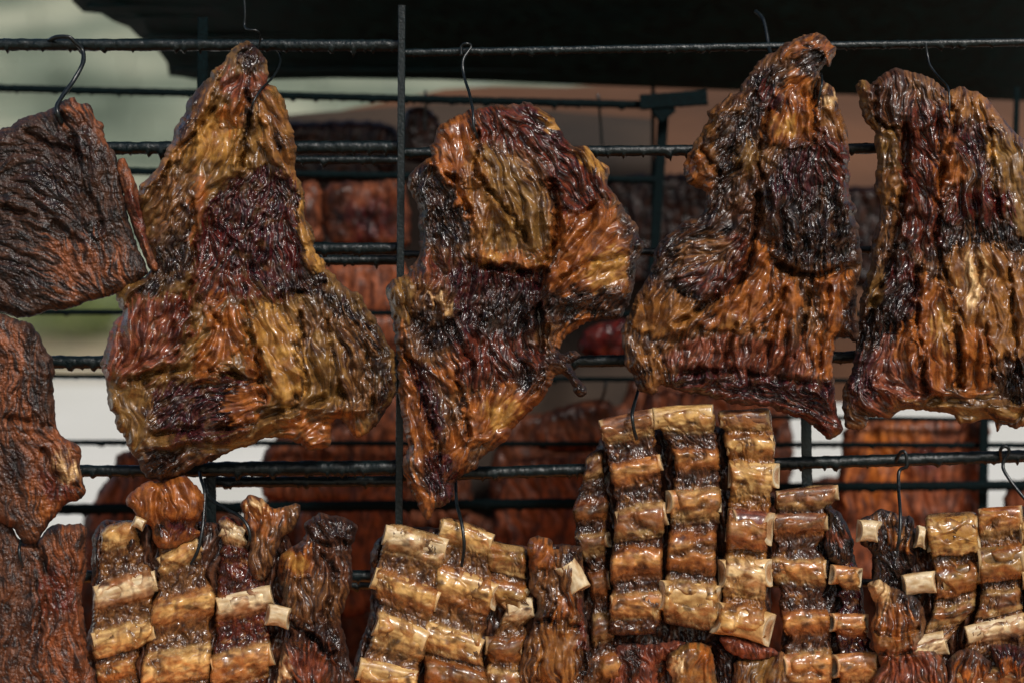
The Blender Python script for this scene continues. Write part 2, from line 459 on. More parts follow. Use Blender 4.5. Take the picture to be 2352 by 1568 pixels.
def flat_bar(name, u0, v0, u1, v1, w, y, dep, mat, parent=None, seed=1):
    """flat iron: width w across the picture, depth dep metres, ragged with crust"""
    n = max(4, int(math.hypot(u1 - u0, v1 - v0) / 6))
    t = np.linspace(0, 1, n); L = math.hypot(u1 - u0, v1 - v0)
    nx, ny = (v1 - v0) / L, -(u1 - u0) / L
    u = u0 + (u1 - u0) * t; v = v0 + (v1 - v0) * t
    s = w / 2
    ring = []
    for k, (a, b) in enumerate(((-1, 0), (-.8, -.12), (.8, -.12), (1, 0), (1, 1), (-1, 1))):
        jj = 1 + .12 * fbm(t * L / 9, t * 0 + k * 3.3, 2, seed)
        ring.append(W(u + nx * s * a * jj, v + ny * s * a * jj, y + b * dep + 0 * t))
    V = np.stack(ring, 1).reshape(-1, 3); m = 6
    F = [[i * m + j, i * m + (j + 1) % m, (i + 1) * m + (j + 1) % m, (i + 1) * m + j] for i in range(n - 1) for j in range(m)]
    F += [list(range(m))[::-1], [(n - 1) * m + j for j in range(m)]]
    me = bpy.data.meshes.new(name); me.from_pydata(V.tolist(), [], F); me.update(); me.materials.append(mat)
    o = bpy.data.objects.new(name, me); COL.objects.link(o)
    if parent: o.parent = parent
    return o

# ------------------------------------------------------------------ ribs
def bone_mesh(xl, yl, xr, yr, r, yc, cls, parent, seed, el=6, er=6, obl=.5, yaw=0.0, hollow=False, flat=.82):
    """sawn rib piece: a tapered, slightly bent shaft with two sawn faces"""
    L = math.hypot(xr - xl, yr - yl); dx, dy = (xr - xl) / L, (yr - yl) / L
    ax, ay = xl - dx * el, yl - dy * el; bx, by = xr + dx * er, yr + dy * er
    L2 = L + el + er; n = max(8, int(L2 / 4)); seg = 36
    t = np.linspace(0, 1, n)[:, None]; a = (np.arange(seg) / seg * 2 * math.pi)[None]
    prof = 1 + .03 * np.cos((t - .5) * 2 * math.pi) * -1 + .05 * fbm(t * 3, t * 0 + seed, 2, seed)
    rr = r * prof * (1 + .09 * fbm(np.cos(a) * 1.6 + seed + t * 1.2, np.sin(a) * 1.6 + t * 2.5, 3, seed))
    f = np.cos(a); g = np.sin(a)                # f: towards the camera, g: across the shaft
    p = 2.15
    den = (np.abs(f) ** p + np.abs(g) ** p) ** (1 / p)
    f = f / den; g = g / den
    off = obl * r * np.clip(f, -.2, 1) * ((1 - t) ** 3 - t ** 3)
    du = t * L2 + off
    bow = -r * .12 * np.sin(t * math.pi)
    u = ax + dx * du - dy * (g * rr + bow); v = ay + dy * du + dx * (g * rr + bow)
    yy = yc - (f * rr * flat) * S + yaw * (t - .5)
    X = W(u, v, yy + 0 * u).reshape(-1, 3)
    c1, c2 = lin(CL[cls][0]), lin(CL[cls][1])
    uu = t * L2 / 40 + seed; m = sst(-.5, .6, fbm(uu, g * r / 7 + 0 * t, 3, seed + 3) + .1 * fbm(uu * 3, g * 2 + 0 * t, 2, seed + 8))
    col = c1 * m[..., None] + c2 * (1 - m[..., None])
    st = sst(.25, .6, fbm(uu * 1.3, g * r / 5 + 0 * t, 2, seed + 13)) * .5
    col = col * (1 - st[..., None]) + lin((120, 52, 34)) * st[..., None]
    en = (sst(.10, .0, t) + sst(.90, 1., t)) + 0 * a
    col = col * (1 - .7 * en[..., None]) + lin((204, 176, 132)) * .7 * en[..., None]
    col = col.reshape(-1, 3)
    i = np.arange(n - 1)[:, None] * seg; j = np.arange(seg)[None]; k = (j + 1) % seg
    F = np.stack([i + j, i + seg + j, i + seg + k, i + k], -1).reshape(-1, 4)
    Vs = [X]; Cs = [col]; Fs = [F]; base = len(X)
    for end in (0, 1):
        rim = X[:seg] if end == 0 else X[-seg:]
        cen = rim.mean(0); ro = 0 if end == 0 else (n - 1) * seg
        prev = ro + np.arange(seg)
        axis = (X[-seg:].mean(0) - X[:seg].mean(0)); axis /= np.linalg.norm(axis)
        for q, (sc, cc, dp) in enumerate(((.97, (196, 172, 134), 0), (.74, (214, 200, 172), 0), (.6, (190, 160, 122), .02), (.3, (170, 132, 96) if not hollow else (26, 20, 20), .04 if not hollow else .8), (.02, (180, 140, 104) if not hollow else (20, 16, 16), .04 if not hollow else .9))):
            if hollow and q == 2: cc = (60, 40, 34); dp = .5
            ring = cen + (rim - cen) * sc + axis * (1 if end == 0 else -1) * dp * r * S
            nzz = 1 + .14 * fbm(np.arange(seg) / 4., np.full(seg, q * 2.2 + seed + end), 2, seed)
            Vs.append(ring); Cs.append(lin(cc)[None] * nzz[:, None]); cur = base + np.arange(seg); base += seg
            ff = np.stack([prev, np.roll(prev, -1), np.roll(cur, -1), cur], 1)
            Fs.append(ff if end == 0 else ff[:, ::-1]); prev = cur
    V = np.concatenate(Vs); C = np.clip(np.concatenate(Cs), .002, .95)
    return make_mesh("rib_bone", V, np.concatenate(Fs), C, np.full(len(V), CL[cls][5]), M_BONE, parent)

def strip(parent, tile, bones, y0=-.02, top=30, bot=60, Tb=22, pinch=7, between='meat', seed=1, h=2.3, bulge=.74, name="rib_strip", gain=1.0, wr=1.0):
    ox, oy = TO[tile]
    B = [(ox + b[0] * .5 - 2.5, oy + b[1] * .5, ox + b[2] * .5 + 2.5, oy + b[3] * .5, b[4] * .55, b[5], b[6] if len(b) > 6 else '') for b in bones]
    rj = random.Random(seed + 900)
    B = [(b[0] + rj.uniform(-4, 3), b[1] + rj.uniform(-4, 4), b[2] + rj.uniform(-3, 4), b[3] + rj.uniform(-4, 4), b[4] * rj.uniform(.85, 1.2), b[5], b[6]) for b in B]
    Lp = np.array([(b[0], b[1]) for b in B]); Rp = np.array([(b[2], b[3]) for b in B]); r = np.array([b[4] for b in B])
    C = (Lp + Rp) / 2
    arc = np.concatenate([[0], np.cumsum(np.hypot(*np.diff(C, axis=0).T))]) if len(B) > 1 else np.array([0.])
    def ext(A, i, j, dd):
        dv = (C[i] - C[j]) if len(B) > 1 else np.array([0, -1. if i == 0 else 1.]); dv = dv / (np.hypot(*dv) + 1e-9); return A[i] + dv * dd
    K = np.concatenate([[-top], arc, [arc[-1] + bot]])
    i1 = 1 if len(B) > 1 else 0; il = len(B) - 1; ip = il - 1 if il > 0 else 0
    Lk = np.vstack([ext(Lp, 0, i1, top), Lp, ext(Lp, il, ip, bot)]); Rk = np.vstack([ext(Rp, 0, i1, top), Rp, ext(Rp, il, ip, bot)])
    m = max(8, int((K[-1] - K[0]) / h)); t = np.linspace(K[0], K[-1], m)
    Lx, Ly = np.interp(t, K, Lk[:, 0]), np.interp(t, K, Lk[:, 1]); Rx, Ry = np.interp(t, K, Rk[:, 0]), np.interp(t, K, Rk[:, 1])
    near = np.abs(t[:, None] - arc[None]); nb = near.argmin(1); db = near.min(1)
    rn = r[nb]
    bl = np.sqrt(np.clip(1 - (db / rn) ** 2, 0, 1)); bs = sst(1.9, .4, db / rn)
    wmax = np.hypot(Rx - Lx, Ry - Ly).max(); nf = int(wmax / h) + 8
    s = .5 - .5 * np.cos(np.pi * np.linspace(0, 1, nf)); s = .45 * s + .55 * np.linspace(0, 1, nf)
    w = np.hypot(Rx - Lx, Ry - Ly)
    de = np.minimum(t - K[0], K[-1] - t); er = np.sqrt(np.clip(1 - (1 - np.clip(de / 16, 0, 1)) ** 2, 0, 1))
    jl = 7 * fbm(t / 26, t * 0 + 3, 3, seed) + 2 * gn(t / 6, t * 0, seed + 2); jr = 7 * fbm(t / 26, t * 0 + 9, 3, seed + 5) + 2 * gn(t / 6, t * 0, seed + 3)
    pl = pinch * (1 - bs) * (.1 + 2.4 * np.abs(gn(t / 50, t * 0 + 5, seed))) + jl * (1 - .6 * bs) + (1 - er) * 14
    pr = pinch * (1 - bs) * (.1 + 2.4 * np.abs(gn(t / 50, t * 0 + 15, seed))) + jr * (1 - .6 * bs) + (1 - er) * 14
    ss = (pl / w)[:, None] + s[None] * (1 - (pl + pr) / w)[:, None]
    U = Lx[:, None] + ss * (Rx - Lx)[:, None]; V = Ly[:, None] + ss * (Ry - Ly)[:, None]
    V = V + 7 * fbm(ss * 1.6, t[:, None] / 75, 2, seed + 301) + (1 - (2 * ss - 1) ** 2) * (5 * gn(t / 70, t * 0 + 21, seed + 6))[:, None] * 1.6
    de2 = np.minimum(ss - ss[:, :1], ss[:, -1:] - ss) * w[:, None]
    ep = np.sqrt(np.clip(1 - (1 - np.clip(de2 / 13, 0, 1)) ** 2, 0, 1)); ep2 = np.sqrt(np.clip(1 - (1 - np.clip(de2 / 6, 0, 1)) ** 2, 0, 1))
    # lines across the strip wander, so membranes sag between bones
    tt = t[:, None] + 4 * fbm(ss * 4, t[:, None] / 40, 2, seed + 7)
    near = np.abs(tt[..., None] - arc[None, None]); nb2 = near.argmin(2); d2 = near.min(2); r2 = r[nb2]; d2 = d2 * np.where(tt > arc[nb2], .82, 1.18)
    b2 = .45 * np.sqrt(np.clip(1 - (d2 / r2 / .98) ** 2, 0, 1)) + .55 * sst(1.7, .1, d2 / r2); on = sst(1.2, .55, d2 / r2 + .22 * fbm(U / 18, V / 18, 2, seed + 21))
    cov = sst(.05, .5, fbm(U / 48, V / 40, 1, seed + 303))
    on = on * (1 - .92 * cov); b2 = b2 * (1 - .35 * cov)
    al = (ss * w[:, None]); tv = t[:, None] + 0 * ss
    al = al + 7 * fbm(U / 20, V / 20, 2, seed + 201); tv = tv + 7 * fbm(U / 18, V / 18, 2, seed + 203) + .25 * (U - U.mean())* math.sin(seed)
    ga = fbm(al / 9 + 1.2 * fbm(U / 30, V / 30, 2, seed + 1), tv / 34, 3, seed + 11)   # wrinkles along the strip
    gb = fbm(al / 40, tv / 7 + 1.2 * fbm(U / 30, V / 30, 2, seed + 1), 3, seed + 12)   # streaks along the bone
    gc = fbm(U / 5, V / 5, 3, seed + 13)
    hz = Tb * ep + bulge * r2 * b2 * ep2 + ep * 9 * fbm(U / 45, V / 45, 2, seed + 305)
    hz += ep * wr * ((1 - on) * (13 * np.abs(ga) - 3 + 7 * fbm(U / 22, V / 22, 3, seed + 14) + .9 * gc) + on * (2.4 * fbm(al / 70, tv / 12, 2, seed + 27) + .5 * gb + .6 * np.abs(ga) + .08 * gc))
    hz *= (.3 + .7 * er)[:, None]
    hz = np.maximum(hz, 1.0 * ep)
    def cc(c, mm): k = CL[c]; return lin(k[0]) * mm[..., None] + lin(k[1]) * (1 - mm[..., None])
    mixa = sst(-.5, .6, 1.3 * ga + .2 * gc + .5 * fbm(U / 30, V / 30, 2, seed + 15)); mixb = sst(-.55, .5, .7 * gb + .05 * gc + .6 * fbm(U / 24, V / 24, 2, seed + 16))
    col = cc(between, mixa); rough = np.full(U.shape, CL[between][5] - .06)
    stx = (sst(.0, .45, fbm(al / 80, tv / 8, 2, seed + 26)) * .5)
    ft = sst(.1, .45, fbm(U / 26, V / 20, 3, seed + 18))[..., None] * .75
    col = col * (1 - ft) + cc('fat', mixa) * ft
    for i, b in enumerate(B):
        mk = (on * (nb2 == i))[..., None] * (.35 + .65 * sst(-.5, .1, fbm(U / 30, V / 16, 1, seed + 30 + i)))[..., None]
        col = col * (1 - mk) + cc(b[5], mixb) * mk
        hi = {'bone': .75, 'bonea': .6, 'yel': .5, 'cream': .6, 'boneo': .32, 'olive': .3, 'pink': .35, 'amber': .4}.get(b[5], .1)
        ccol = {'bone': (240, 216, 172), 'cream': (240, 212, 160)}.get(b[5], (228, 182, 112))
        dn = d2 / r2
        crest = ((nb2 == i) * (1 - .9 * cov) * sst(.62, .08, dn + .3 * fbm(U / 26, V / 9, 3, seed + 50 + i)) * hi)[..., None]
        flank = ((nb2 == i) * sst(.35, .6, dn) * sst(1.35, .8, dn) * .55)[..., None]
        col = col * (1 - flank) + cc('amber' if i % 2 else 'bonea', mixb) * flank
        col = col * (1 - crest) + lin(ccol) * crest
        sk = (stx * on * (nb2 == i))[..., None]
        col = col * (1 - sk) + lin((112, 62, 36)) * sk
        rough = rough * (1 - mk[..., 0]) + (CL[b[5]][5] - .05) * mk[..., 0]
    dr = (on * sst(.15, .5, fbm(al / 14, tv / 60, 1, seed + 25)))[..., None] * .4
    col = col * (1 - dr) + lin((92, 40, 26)) * dr
    sp = (sst(.2, .55, fbm(al / 9, tv / 16, 2, seed + 19)) * (1 - .85 * on))[..., None] * .55
    col = col * (1 - sp) + lin((88, 46, 30)) * sp
    cs = (sst(.18, .5, fbm(U / 34, V / 26, 2, seed + 88)) * .7)[..., None]
    col = col * (1 - cs) + lin((46, 26, 22)) * cs
    am2 = (sst(.1, .5, fbm(U / 34, V / 30, 1, seed + 89)) * .55 * on)[..., None]
    col = col * (1 - am2) + lin((164, 104, 56)) * am2
    col = np.dstack([col * (1 + (.04 + .1 * (1 - on)) [..., None] * gc[..., None]) * gain, .05 + .3 * (1 - on)])
    Vf = W(U, V, y0 - hz * S)
    sb = slice(nf - 2, 0, -1)
    hb = (8 + 6 * ep[:, sb]) * er[:, None]
    Vb = W(U[:, sb], V[:, sb], y0 + hb * S)
    X = np.concatenate([Vf, Vb], 1); Cc = np.concatenate([col, col[:, sb]], 1); Rr = np.concatenate([rough, rough[:, sb]], 1)
    q = X.shape[1]; i = np.arange(m - 1)[:, None] * q; j = np.arange(q)[None]; k = (j + 1) % q
    F = np.stack([i + j, i + q + j, i + q + k, i + k], -1).reshape(-1, 4)
    VV = X.reshape(-1, 3); CC = Cc.reshape(-1, 4); RR = Rr.reshape(-1)
    # close the two ends
    e0 = np.arange(q); e1 = (m - 1) * q + np.arange(q)
    c0, c1 = len(VV), len(VV) + 1
    VV = np.concatenate([VV, VV[e0].mean(0)[None], VV[e1].mean(0)[None]]); CC = np.concatenate([CC, CC[:1], CC[-1:]]); RR = np.append(RR, [.3, .3])
    half = q // 2
    def fan(e, c, fl):
        a = e[0:q - 1:2]; b_ = e[1:q:2]; c_ = np.append(e[2:q:2], e[0])[:len(b_)]
        a = a[:len(b_)]
        f = np.stack([np.full(len(b_), c), a, b_, c_], 1); return f[:, ::-1] if fl else f
    F = np.concatenate([F, fan(e0, c0, False), fan(e1, c1, True)])
    if q % 2:   # one leftover edge
        F = np.concatenate([F, [[c0, e0[q - 1], e0[0], c0]], [[c1, e1[0], e1[q - 1], c1]]])[:-2]
    o = make_mesh(name, VV, F, np.clip(CC, .002, .9), RR, M_MEAT, parent)
    rnd = random.Random(seed)
    for i, b in enumerate(B):
        x = b[6]
        if not x: continue
        proud = -3.5 if 'x' in x else -7
        rb = b[4] * (.76 if 'x' not in x else .86)
        front = Tb + bulge * b[4] + proud
        yc = y0 - (front - rb * .82) * S
        el, er_ = (3 if 'l' in x else -3), (3 if 'r' in x else -3)
        if 'L' in x: el = 10
        if 'R' in x: er_ = 10
        yaw = 0
        if 'a' in x: yaw = .016
        bone_mesh(b[0], b[1], b[2], b[3], rb, yc, b[5] if 'w' not in x else 'bone', o, seed * 31 + i, el, er_, .5 if ('L' in x or 'R' in x) else .12, yaw, hollow='h' in x)
    return o

def nodule(parent, tile, outline, base, y0, T, seed, zones=(), **k):
    P = tp(tile + ' ' + outline)
    kw = dict(R=26, jag=3.5, amp=.8, lcoarse=(11, 22)); kw.update(k)
    return relief("meat_end", P, y0, T, base=base, zones=zones, seed=seed, parent=parent, **kw)

def hook(label, path, r=3.0, group='wire hooks holding the roasting meat'):
    o = tube_obj("meat_hook", path, r, M_HOOK, seg=10, rough=.25, step=4)
    return tag(o, label, 'hook', group)
# ------------------------------------------------------------------ the place behind: ground, grass, wall
def plane_obj(name, pts3, mat, thick=None):
    me = bpy.data.meshes.new(name); n = len(pts3)
    if thick:
        nv = (Vector(pts3[1]) - Vector(pts3[0])).cross(Vector(pts3[2]) - Vector(pts3[1])).normalized() * thick
        vs_ = [tuple(p) for p in pts3] + [tuple(Vector(p) - nv) for p in pts3]
        fs = [list(range(n)), list(range(2 * n - 1, n - 1, -1))] + [[i, i + n, (i + 1) % n + n, (i + 1) % n] for i in range(n)]
    else: vs_, fs = pts3, [list(range(n))]
    me.from_pydata(vs_, [], fs); me.update(); me.materials.append(mat)
    o = bpy.data.objects.new(name, me); COL.objects.link(o); return o

def noise_mat(name, c1, c2, scale=(1, 1, 1), sc=4, rough=.8, bump=.01, detail=6, lo=.35, hi=.65, spec=.3, c3=None):
    m, nt, b = mat_new(name); N, L = nt.nodes, nt.links
    tc = N.new('ShaderNodeTexCoord'); mp = N.new('ShaderNodeMapping'); mp.inputs['Scale'].default_value = scale
    n = N.new('ShaderNodeTexNoise'); n.inputs['Scale'].default_value = sc; n.inputs['Detail'].default_value = detail
    L.new(tc.outputs['Object'], mp.inputs[0]); L.new(mp.outputs[0], n.inputs['Vector'])
    cr = N.new('ShaderNodeValToRGB'); cr.color_ramp.elements[0].position = lo; cr.color_ramp.elements[1].position = hi
    cr.color_ramp.elements[0].color = (*c1, 1); cr.color_ramp.elements[1].color = (*c2, 1)
    if c3:
        e = cr.color_ramp.elements.new((lo + hi) / 2); e.color = (*c3, 1)
    L.new(n.outputs['Fac'], cr.inputs[0]); L.new(cr.outputs[0], b.inputs['Base Color'])
    b.inputs['Roughness'].default_value = rough; b.inputs['Specular IOR Level'].default_value = spec
    bu = N.new('ShaderNodeBump'); bu.inputs['Distance'].default_value = bump
    L.new(n.outputs['Fac'], bu.inputs['Height']); L.new(bu.outputs[0], b.inputs['Normal'])
    return m

M_YARD = noise_mat("pale_concrete", (.74, .71, .61), (.84, .81, .72), sc=.8, bump=.002)
M_GRASS = noise_mat("meadow", (.16, .18, .10), (.34, .34, .22), sc=.5, c3=(.36, .28, .18))
M_WALLFAR = noise_mat("weathered_blocks", (.06, .085, .065), (.40, .42, .33), scale=(.22, 1, 1.1), sc=.9, c3=(.19, .23, .18))
M_PANEL = noise_mat("firelit_tan_sheet", (.075, .034, .018), (.17, .075, .037), scale=(.5, 1, 1.6), sc=2.4, rough=.55, bump=.004)  # orange fire glow is mixed into the tan
M_SOIL = noise_mat("ash_soil", (.03, .028, .026), (.09, .08, .07), sc=14)

GZ = .7
tag(plane_obj("ground", [(-200, -20, GZ - .02), (200, -20, GZ - .02), (200, 32, GZ - .02), (200, 43, 1.95), (200, 250, 2.2), (-200, 250, 2.2), (-200, 43, 1.95), (-200, 32, GZ - .02)][:0] or [(-200, -20, GZ - .01), (200, -20, GZ - .01), (200, 32, GZ - .01), (-200, 32, GZ - .01)], M_GRASS), kind='structure')
tag(plane_obj("grass_bank", [(-200, 32, GZ - .01), (200, 32, GZ - .01), (200, 43, 1.95), (-200, 43, 1.95)], M_GRASS), kind='structure')
tag(plane_obj("hill", [(-200, 43, 1.95), (200, 43, 1.95), (200, 200, 9), (-200, 200, 9)], M_GRASS), kind='structure')
tag(plane_obj("paving", [(-40, 1.7, GZ), (40, 1.7, GZ), (40, 31.9, GZ), (-40, 31.9, GZ)], M_YARD), kind='structure')
tag(plane_obj("ash_bed", [(-3, -1.0, GZ), (3, -1.0, GZ), (3, 1.69, GZ), (-3, 1.69, GZ)], M_SOIL), kind='structure')

# weathered block wall far behind, courses with real joints
def courses(name, x0, x1, y, z0, rows, bh, bw, dep, mat, seed=1):
    rng = random.Random(seed); V = []; F = []
    for r in range(rows):
        x = x0 - rng.random() * bw
        while x < x1:
            w = bw * rng.uniform(.7, 1.5); dz = rng.uniform(-.01, .01); dy = rng.uniform(-.05, .05)
            a, b, c, d = x + .02, x + w - .02, z0 + r * bh + .02, z0 + (r + 1) * bh - .02 + dz
            i = len(V); ch = .03
            V += [(a, y + dep, c), (b, y + dep, c), (b, y + dep, d), (a, y + dep, d), (a, y + ch + dy, c), (b, y + ch + dy, c), (b, y + ch + dy, d), (a, y + ch + dy, d),
                  (a + ch, y + dy, c + ch), (b - ch, y + dy, c + ch), (b - ch, y + dy, d - ch), (a + ch, y + dy, d - ch)]
            for q in range(4):
                n = (q + 1) % 4
                F += [[i + q, i + n, i + 4 + n, i + 4 + q], [i + 4 + q, i + 4 + n, i + 8 + n, i + 8 + q]]
            F += [[i + 8, i + 9, i + 10, i + 11], [i + 3, i + 2, i + 1, i]]
            x += w
    me = bpy.data.meshes.new(name); me.from_pydata(V, [], F); me.update(); me.materials.append(mat)
    o = bpy.data.objects.new(name, me); COL.objects.link(o); return o
tag(courses("stone_wall", -24, 8, 43.5, 1.7, 17, .62, 1.9, .5, M_WALLFAR), 'pale mossy stone wall far behind on the left, out of focus', 'wall')

def shrub(x, y, z, w, hgt, seed, col, label):
    rng = np.random.default_rng(seed); n = 2600
    p = rng.normal(size=(n, 3)); p /= np.linalg.norm(p, axis=1)[:, None]; p *= (rng.random((n, 1)) ** .4)
    p *= 1 + .3 * gn(p[:, 0] * 2.5 + seed, p[:, 2] * 2.5, seed)[:, None]
    c = p * [w / 2, w / 2, hgt / 2] + [x, y, z + hgt * .55]
    a = rng.normal(size=(n, 3)); a /= np.linalg.norm(a, axis=1)[:, None]; b = np.cross(a, rng.normal(size=(n, 3))); b /= np.linalg.norm(b, axis=1)[:, None]
    s = .09
    V = np.stack([c - a * s, c + b * s * .5, c + a * s, c - b * s * .5], 1).reshape(-1, 3)
    r = empty("shrub", (x, y, z), label, 'shrub')
    cc = np.repeat(np.asarray(col)[None] * rng.uniform(.7, 1.4, (n, 1)), 4, 0)
    make_mesh("foliage", V, np.arange(4 * n).reshape(-1, 4), cc, .6, M_FAR, r, False)
    V2 = []
    for k in range(6): V2 += [(x + .08 * math.cos(k), y + .08 * math.sin(k), z), (x + .04 * math.cos(k), y + .04 * math.sin(k), z + hgt * .6)]
    make_mesh("stem", np.array(V2), np.array([[2 * k, 2 * ((k + 1) % 6), 2 * ((k + 1) % 6) + 1, 2 * k + 1] for k in range(6)]), np.full((12, 3), .1), .8, M_FAR, r)
shrub(-11.2, 39, 1.5, 3.4, 1.5, 5, (.20, .24, .10), 'low blurred green shrub left of the pear-shaped roast')

# tan sheet behind the grill
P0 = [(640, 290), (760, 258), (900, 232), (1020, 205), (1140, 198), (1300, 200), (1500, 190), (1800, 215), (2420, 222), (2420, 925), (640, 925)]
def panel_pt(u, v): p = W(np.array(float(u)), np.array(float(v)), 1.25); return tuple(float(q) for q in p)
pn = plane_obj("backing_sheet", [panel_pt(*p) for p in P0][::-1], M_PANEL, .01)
tag(pn, 'tan metal sheet with orange fire glow in its colour, standing behind the rear rack', 'metal sheet')

M_PANEL2 = noise_mat("dim_tan_sheet", (.022, .016, .013), (.075, .048, .032), scale=(.5, 1, 1.6), sc=2.4, rough=.6, bump=.004)  # weaker firelight at the left painted as a dark tone
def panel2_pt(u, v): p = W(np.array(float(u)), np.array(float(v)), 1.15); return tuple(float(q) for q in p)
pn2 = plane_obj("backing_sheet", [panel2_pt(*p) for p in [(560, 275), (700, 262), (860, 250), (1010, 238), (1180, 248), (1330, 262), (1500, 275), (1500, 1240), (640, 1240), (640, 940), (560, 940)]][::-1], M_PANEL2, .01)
tag(pn2, 'sheet coloured dark for the weaker firelight, leaning in front of the tan one, seen between the two left roasts', 'metal sheet')

# dark hood above, a sloping sheet with a torn left end
hood = [(165, 3), (190, 28), (232, 32), (262, 50), (296, 64), (318, 86), (362, 116), (384, 146), (388, 175), (420, 178), (445, 183), (470, 186), (640, 184), (760, 181),
        (1000, 184), (1200, 190), (1420, 193), (1600, 204), (1800, 214), (2000, 220), (2450, 236), (2450, -420), (120, -420)]
hp = []
for (u, v) in hood:
    y = .95 - .8 * min(1, max(0, (190 - v) / 600.))
    hp.append(tuple(float(q) for q in W(np.array(float(u)), np.array(float(v)), y)))
def hood_mesh():
    P = catmull(np.array(hood, float), True, 10)
    P[:-6, 1] += 1.2 * gn(P[:-6, 0] / 9, P[:-6, 1] / 9, 4)
    return P
ho = plane_obj("hood_sheet", hp, M_HOOD, .006)
tag(ho, 'sooty black sheet metal hood with a torn left end above the rack', 'hood')
for (ua, va, ub, vb, r_) in ((200, 14, 2440, -12, 7), (330, 86, 2440, 60, 5), (395, 160, 2440, 165, 6), (250, 40, 2440, 22, 3)):
    ys = [.93 - .8 * min(1, max(0, (190 - v) / 600.)) for v in (va, vb)]
    tube_obj("seam", [(ua, va, ys[0]), (ub, vb, ys[1])], r_, M_HOOD, ho, seg=8, rough=.1, step=20, smooth=False)

# embers under the racks
def embers():
    m, nt, b = mat_new("glowing_embers"); N, L = nt.nodes, nt.links
    tc = N.new('ShaderNodeTexCoord'); n = N.new('ShaderNodeTexNoise'); n.inputs['Scale'].default_value = 9
    L.new(tc.outputs['Object'], n.inputs['Vector'])
    mr = N.new('ShaderNodeMapRange'); mr.inputs[1].default_value = .42; mr.inputs[2].default_value = .65; mr.inputs[3].default_value = 0; mr.inputs[4].default_value = EMB
    L.new(n.outputs['Fac'], mr.inputs[0]); L.new(mr.outputs[0], b.inputs['Emission Strength'])
    b.inputs['Emission Color'].default_value = (1, .30, .07, 1); b.inputs['Base Color'].default_value = (.03, .028, .026, 1)
    rng = random.Random(5)
    g = 48
    V = []
    for j in range(16):
        for i in range(g):
            x = -1.7 + 3.4 * i / (g - 1); y = -.25 + .6 * j / 15
            e = min(1, min(i, g - 1 - i) / 4, min(j, 15 - j) / 4)
            V.append((x + rng.uniform(-.02, .02), y + rng.uniform(-.02, .02), GZ + .012 + e * (.08 + rng.uniform(-.04, .05))))
    F = [[j * g + i, j * g + i + 1, (j + 1) * g + i + 1, (j + 1) * g + i] for j in range(15) for i in range(g - 1)]
    me = bpy.data.meshes.new("ember_bed"); me.from_pydata(V, [], F); me.update(); me.materials.append(m)
    o = bpy.data.objects.new("ember_bed", me); COL.objects.link(o)
    tag(o, 'bed of glowing orange embers on the ground under the racks', 'embers', kind='stuff')
EMB = 2.6
embers()

# ------------------------------------------------------------------ iron racks
def bar(rack, u0, v0, u1, v1, r, y, seed=1):
    o = tube_obj("bar", [(u0, v0, y), (u1, v1, y)], r, M_BAR if y < .3 else M_BACKBAR, rack, seg=14, rough=.2, seed=seed, step=3.5, smooth=False, drip=True)
    return o
front = empty("iron_rack", (-.27, .05, .4), 'greasy black iron rack of bars the meat hangs on, nearest the camera', 'rack')
FB = [(-60, 103, 920, 105, 14, .045), (920, 122, 2430, 96, 9.5, .045), (-60, 342, 915, 338, 15, .05), (600, 368, 915, 368, 10, .14), (922, 352, 2430, 337, 12.5, .05),
      (600, 571, 912, 571, 14, .06), (640, 598, 912, 598, 12, .14), (925, 585, 2430, 570, 9, .16), (-60, 831, 915, 831, 15, .055), (915, 836, 2430, 812, 14, .055),
      (-60, 1080, 430, 1080, 13.5, .05), (430, 1077, 915, 1072, 17, .045), (480, 1106, 912, 1104, 13, .10), (915, 1091, 2430, 1044, 14.5, .045),
      (-60, 1322, 1000, 1322, 14, .06), (700, 1344, 2430, 1335, 10, .12)]
for i, b in enumerate(FB): bar(front, *b, seed=i + 3)
def post(rack, *a, **k): return flat_bar("post", *a, mat=M_BAR if a[5] < .15 else M_BACKBAR, parent=rack, **k)
post(front, 923, 12, 914, 1640, 17, .012, .018, seed=2)
post(front, 484, 1094, 487, 1640, 24, .055, .02, seed=3)
post(front, 1851, 940, 1862, 1640, 24, .055, .02, seed=4)
post(front, 466, 40, 462, 400, 24, .16, .02, seed=5)
rear = empty("iron_rack", (0, .75, .4), 'blurred iron rack of thin bars behind the front row of meat', 'rack')
RB = [(-200, 198, 1540, 243, 11, .6), (-200, 386, 1505, 414, 10, .6), (1540, 250, 2500, 240, 0, .6), (-200, 716, 2500, 724, 8, .62), (-200, 862, 2500, 876, 7, .66),
      (-200, 1014, 2500, 1022, 8, .66), (-200, 1172, 1780, 1150, 15, .6), (1750, 956, 2500, 966, 6, .66), (1780, 1118, 2500, 1112, 13, .6)]
for i, b in enumerate(RB):
    if b[4]: bar(rear, *b, seed=i + 33)
post(rear, 1527, 215, 1500, 620, 24, .62, .03, seed=12)
post(rear, 1500, 200, 1500, 560, 9, .7, .02, seed=13)
post(rear, 2262, 900, 2250, 1600, 22, .64, .03, seed=14)
post(rear, 2336, 200, 2330, 420, 14, .64, .03, seed=15)
# clamp on the rear post
flat_bar("bracket", 1470, 236, 1625, 224, 36, .57, .03, M_BACKBAR, rear, 21)
flat_bar("bracket", 1512, 240, 1535, 270, 46, .575, .03, M_BACKBAR, rear, 22)
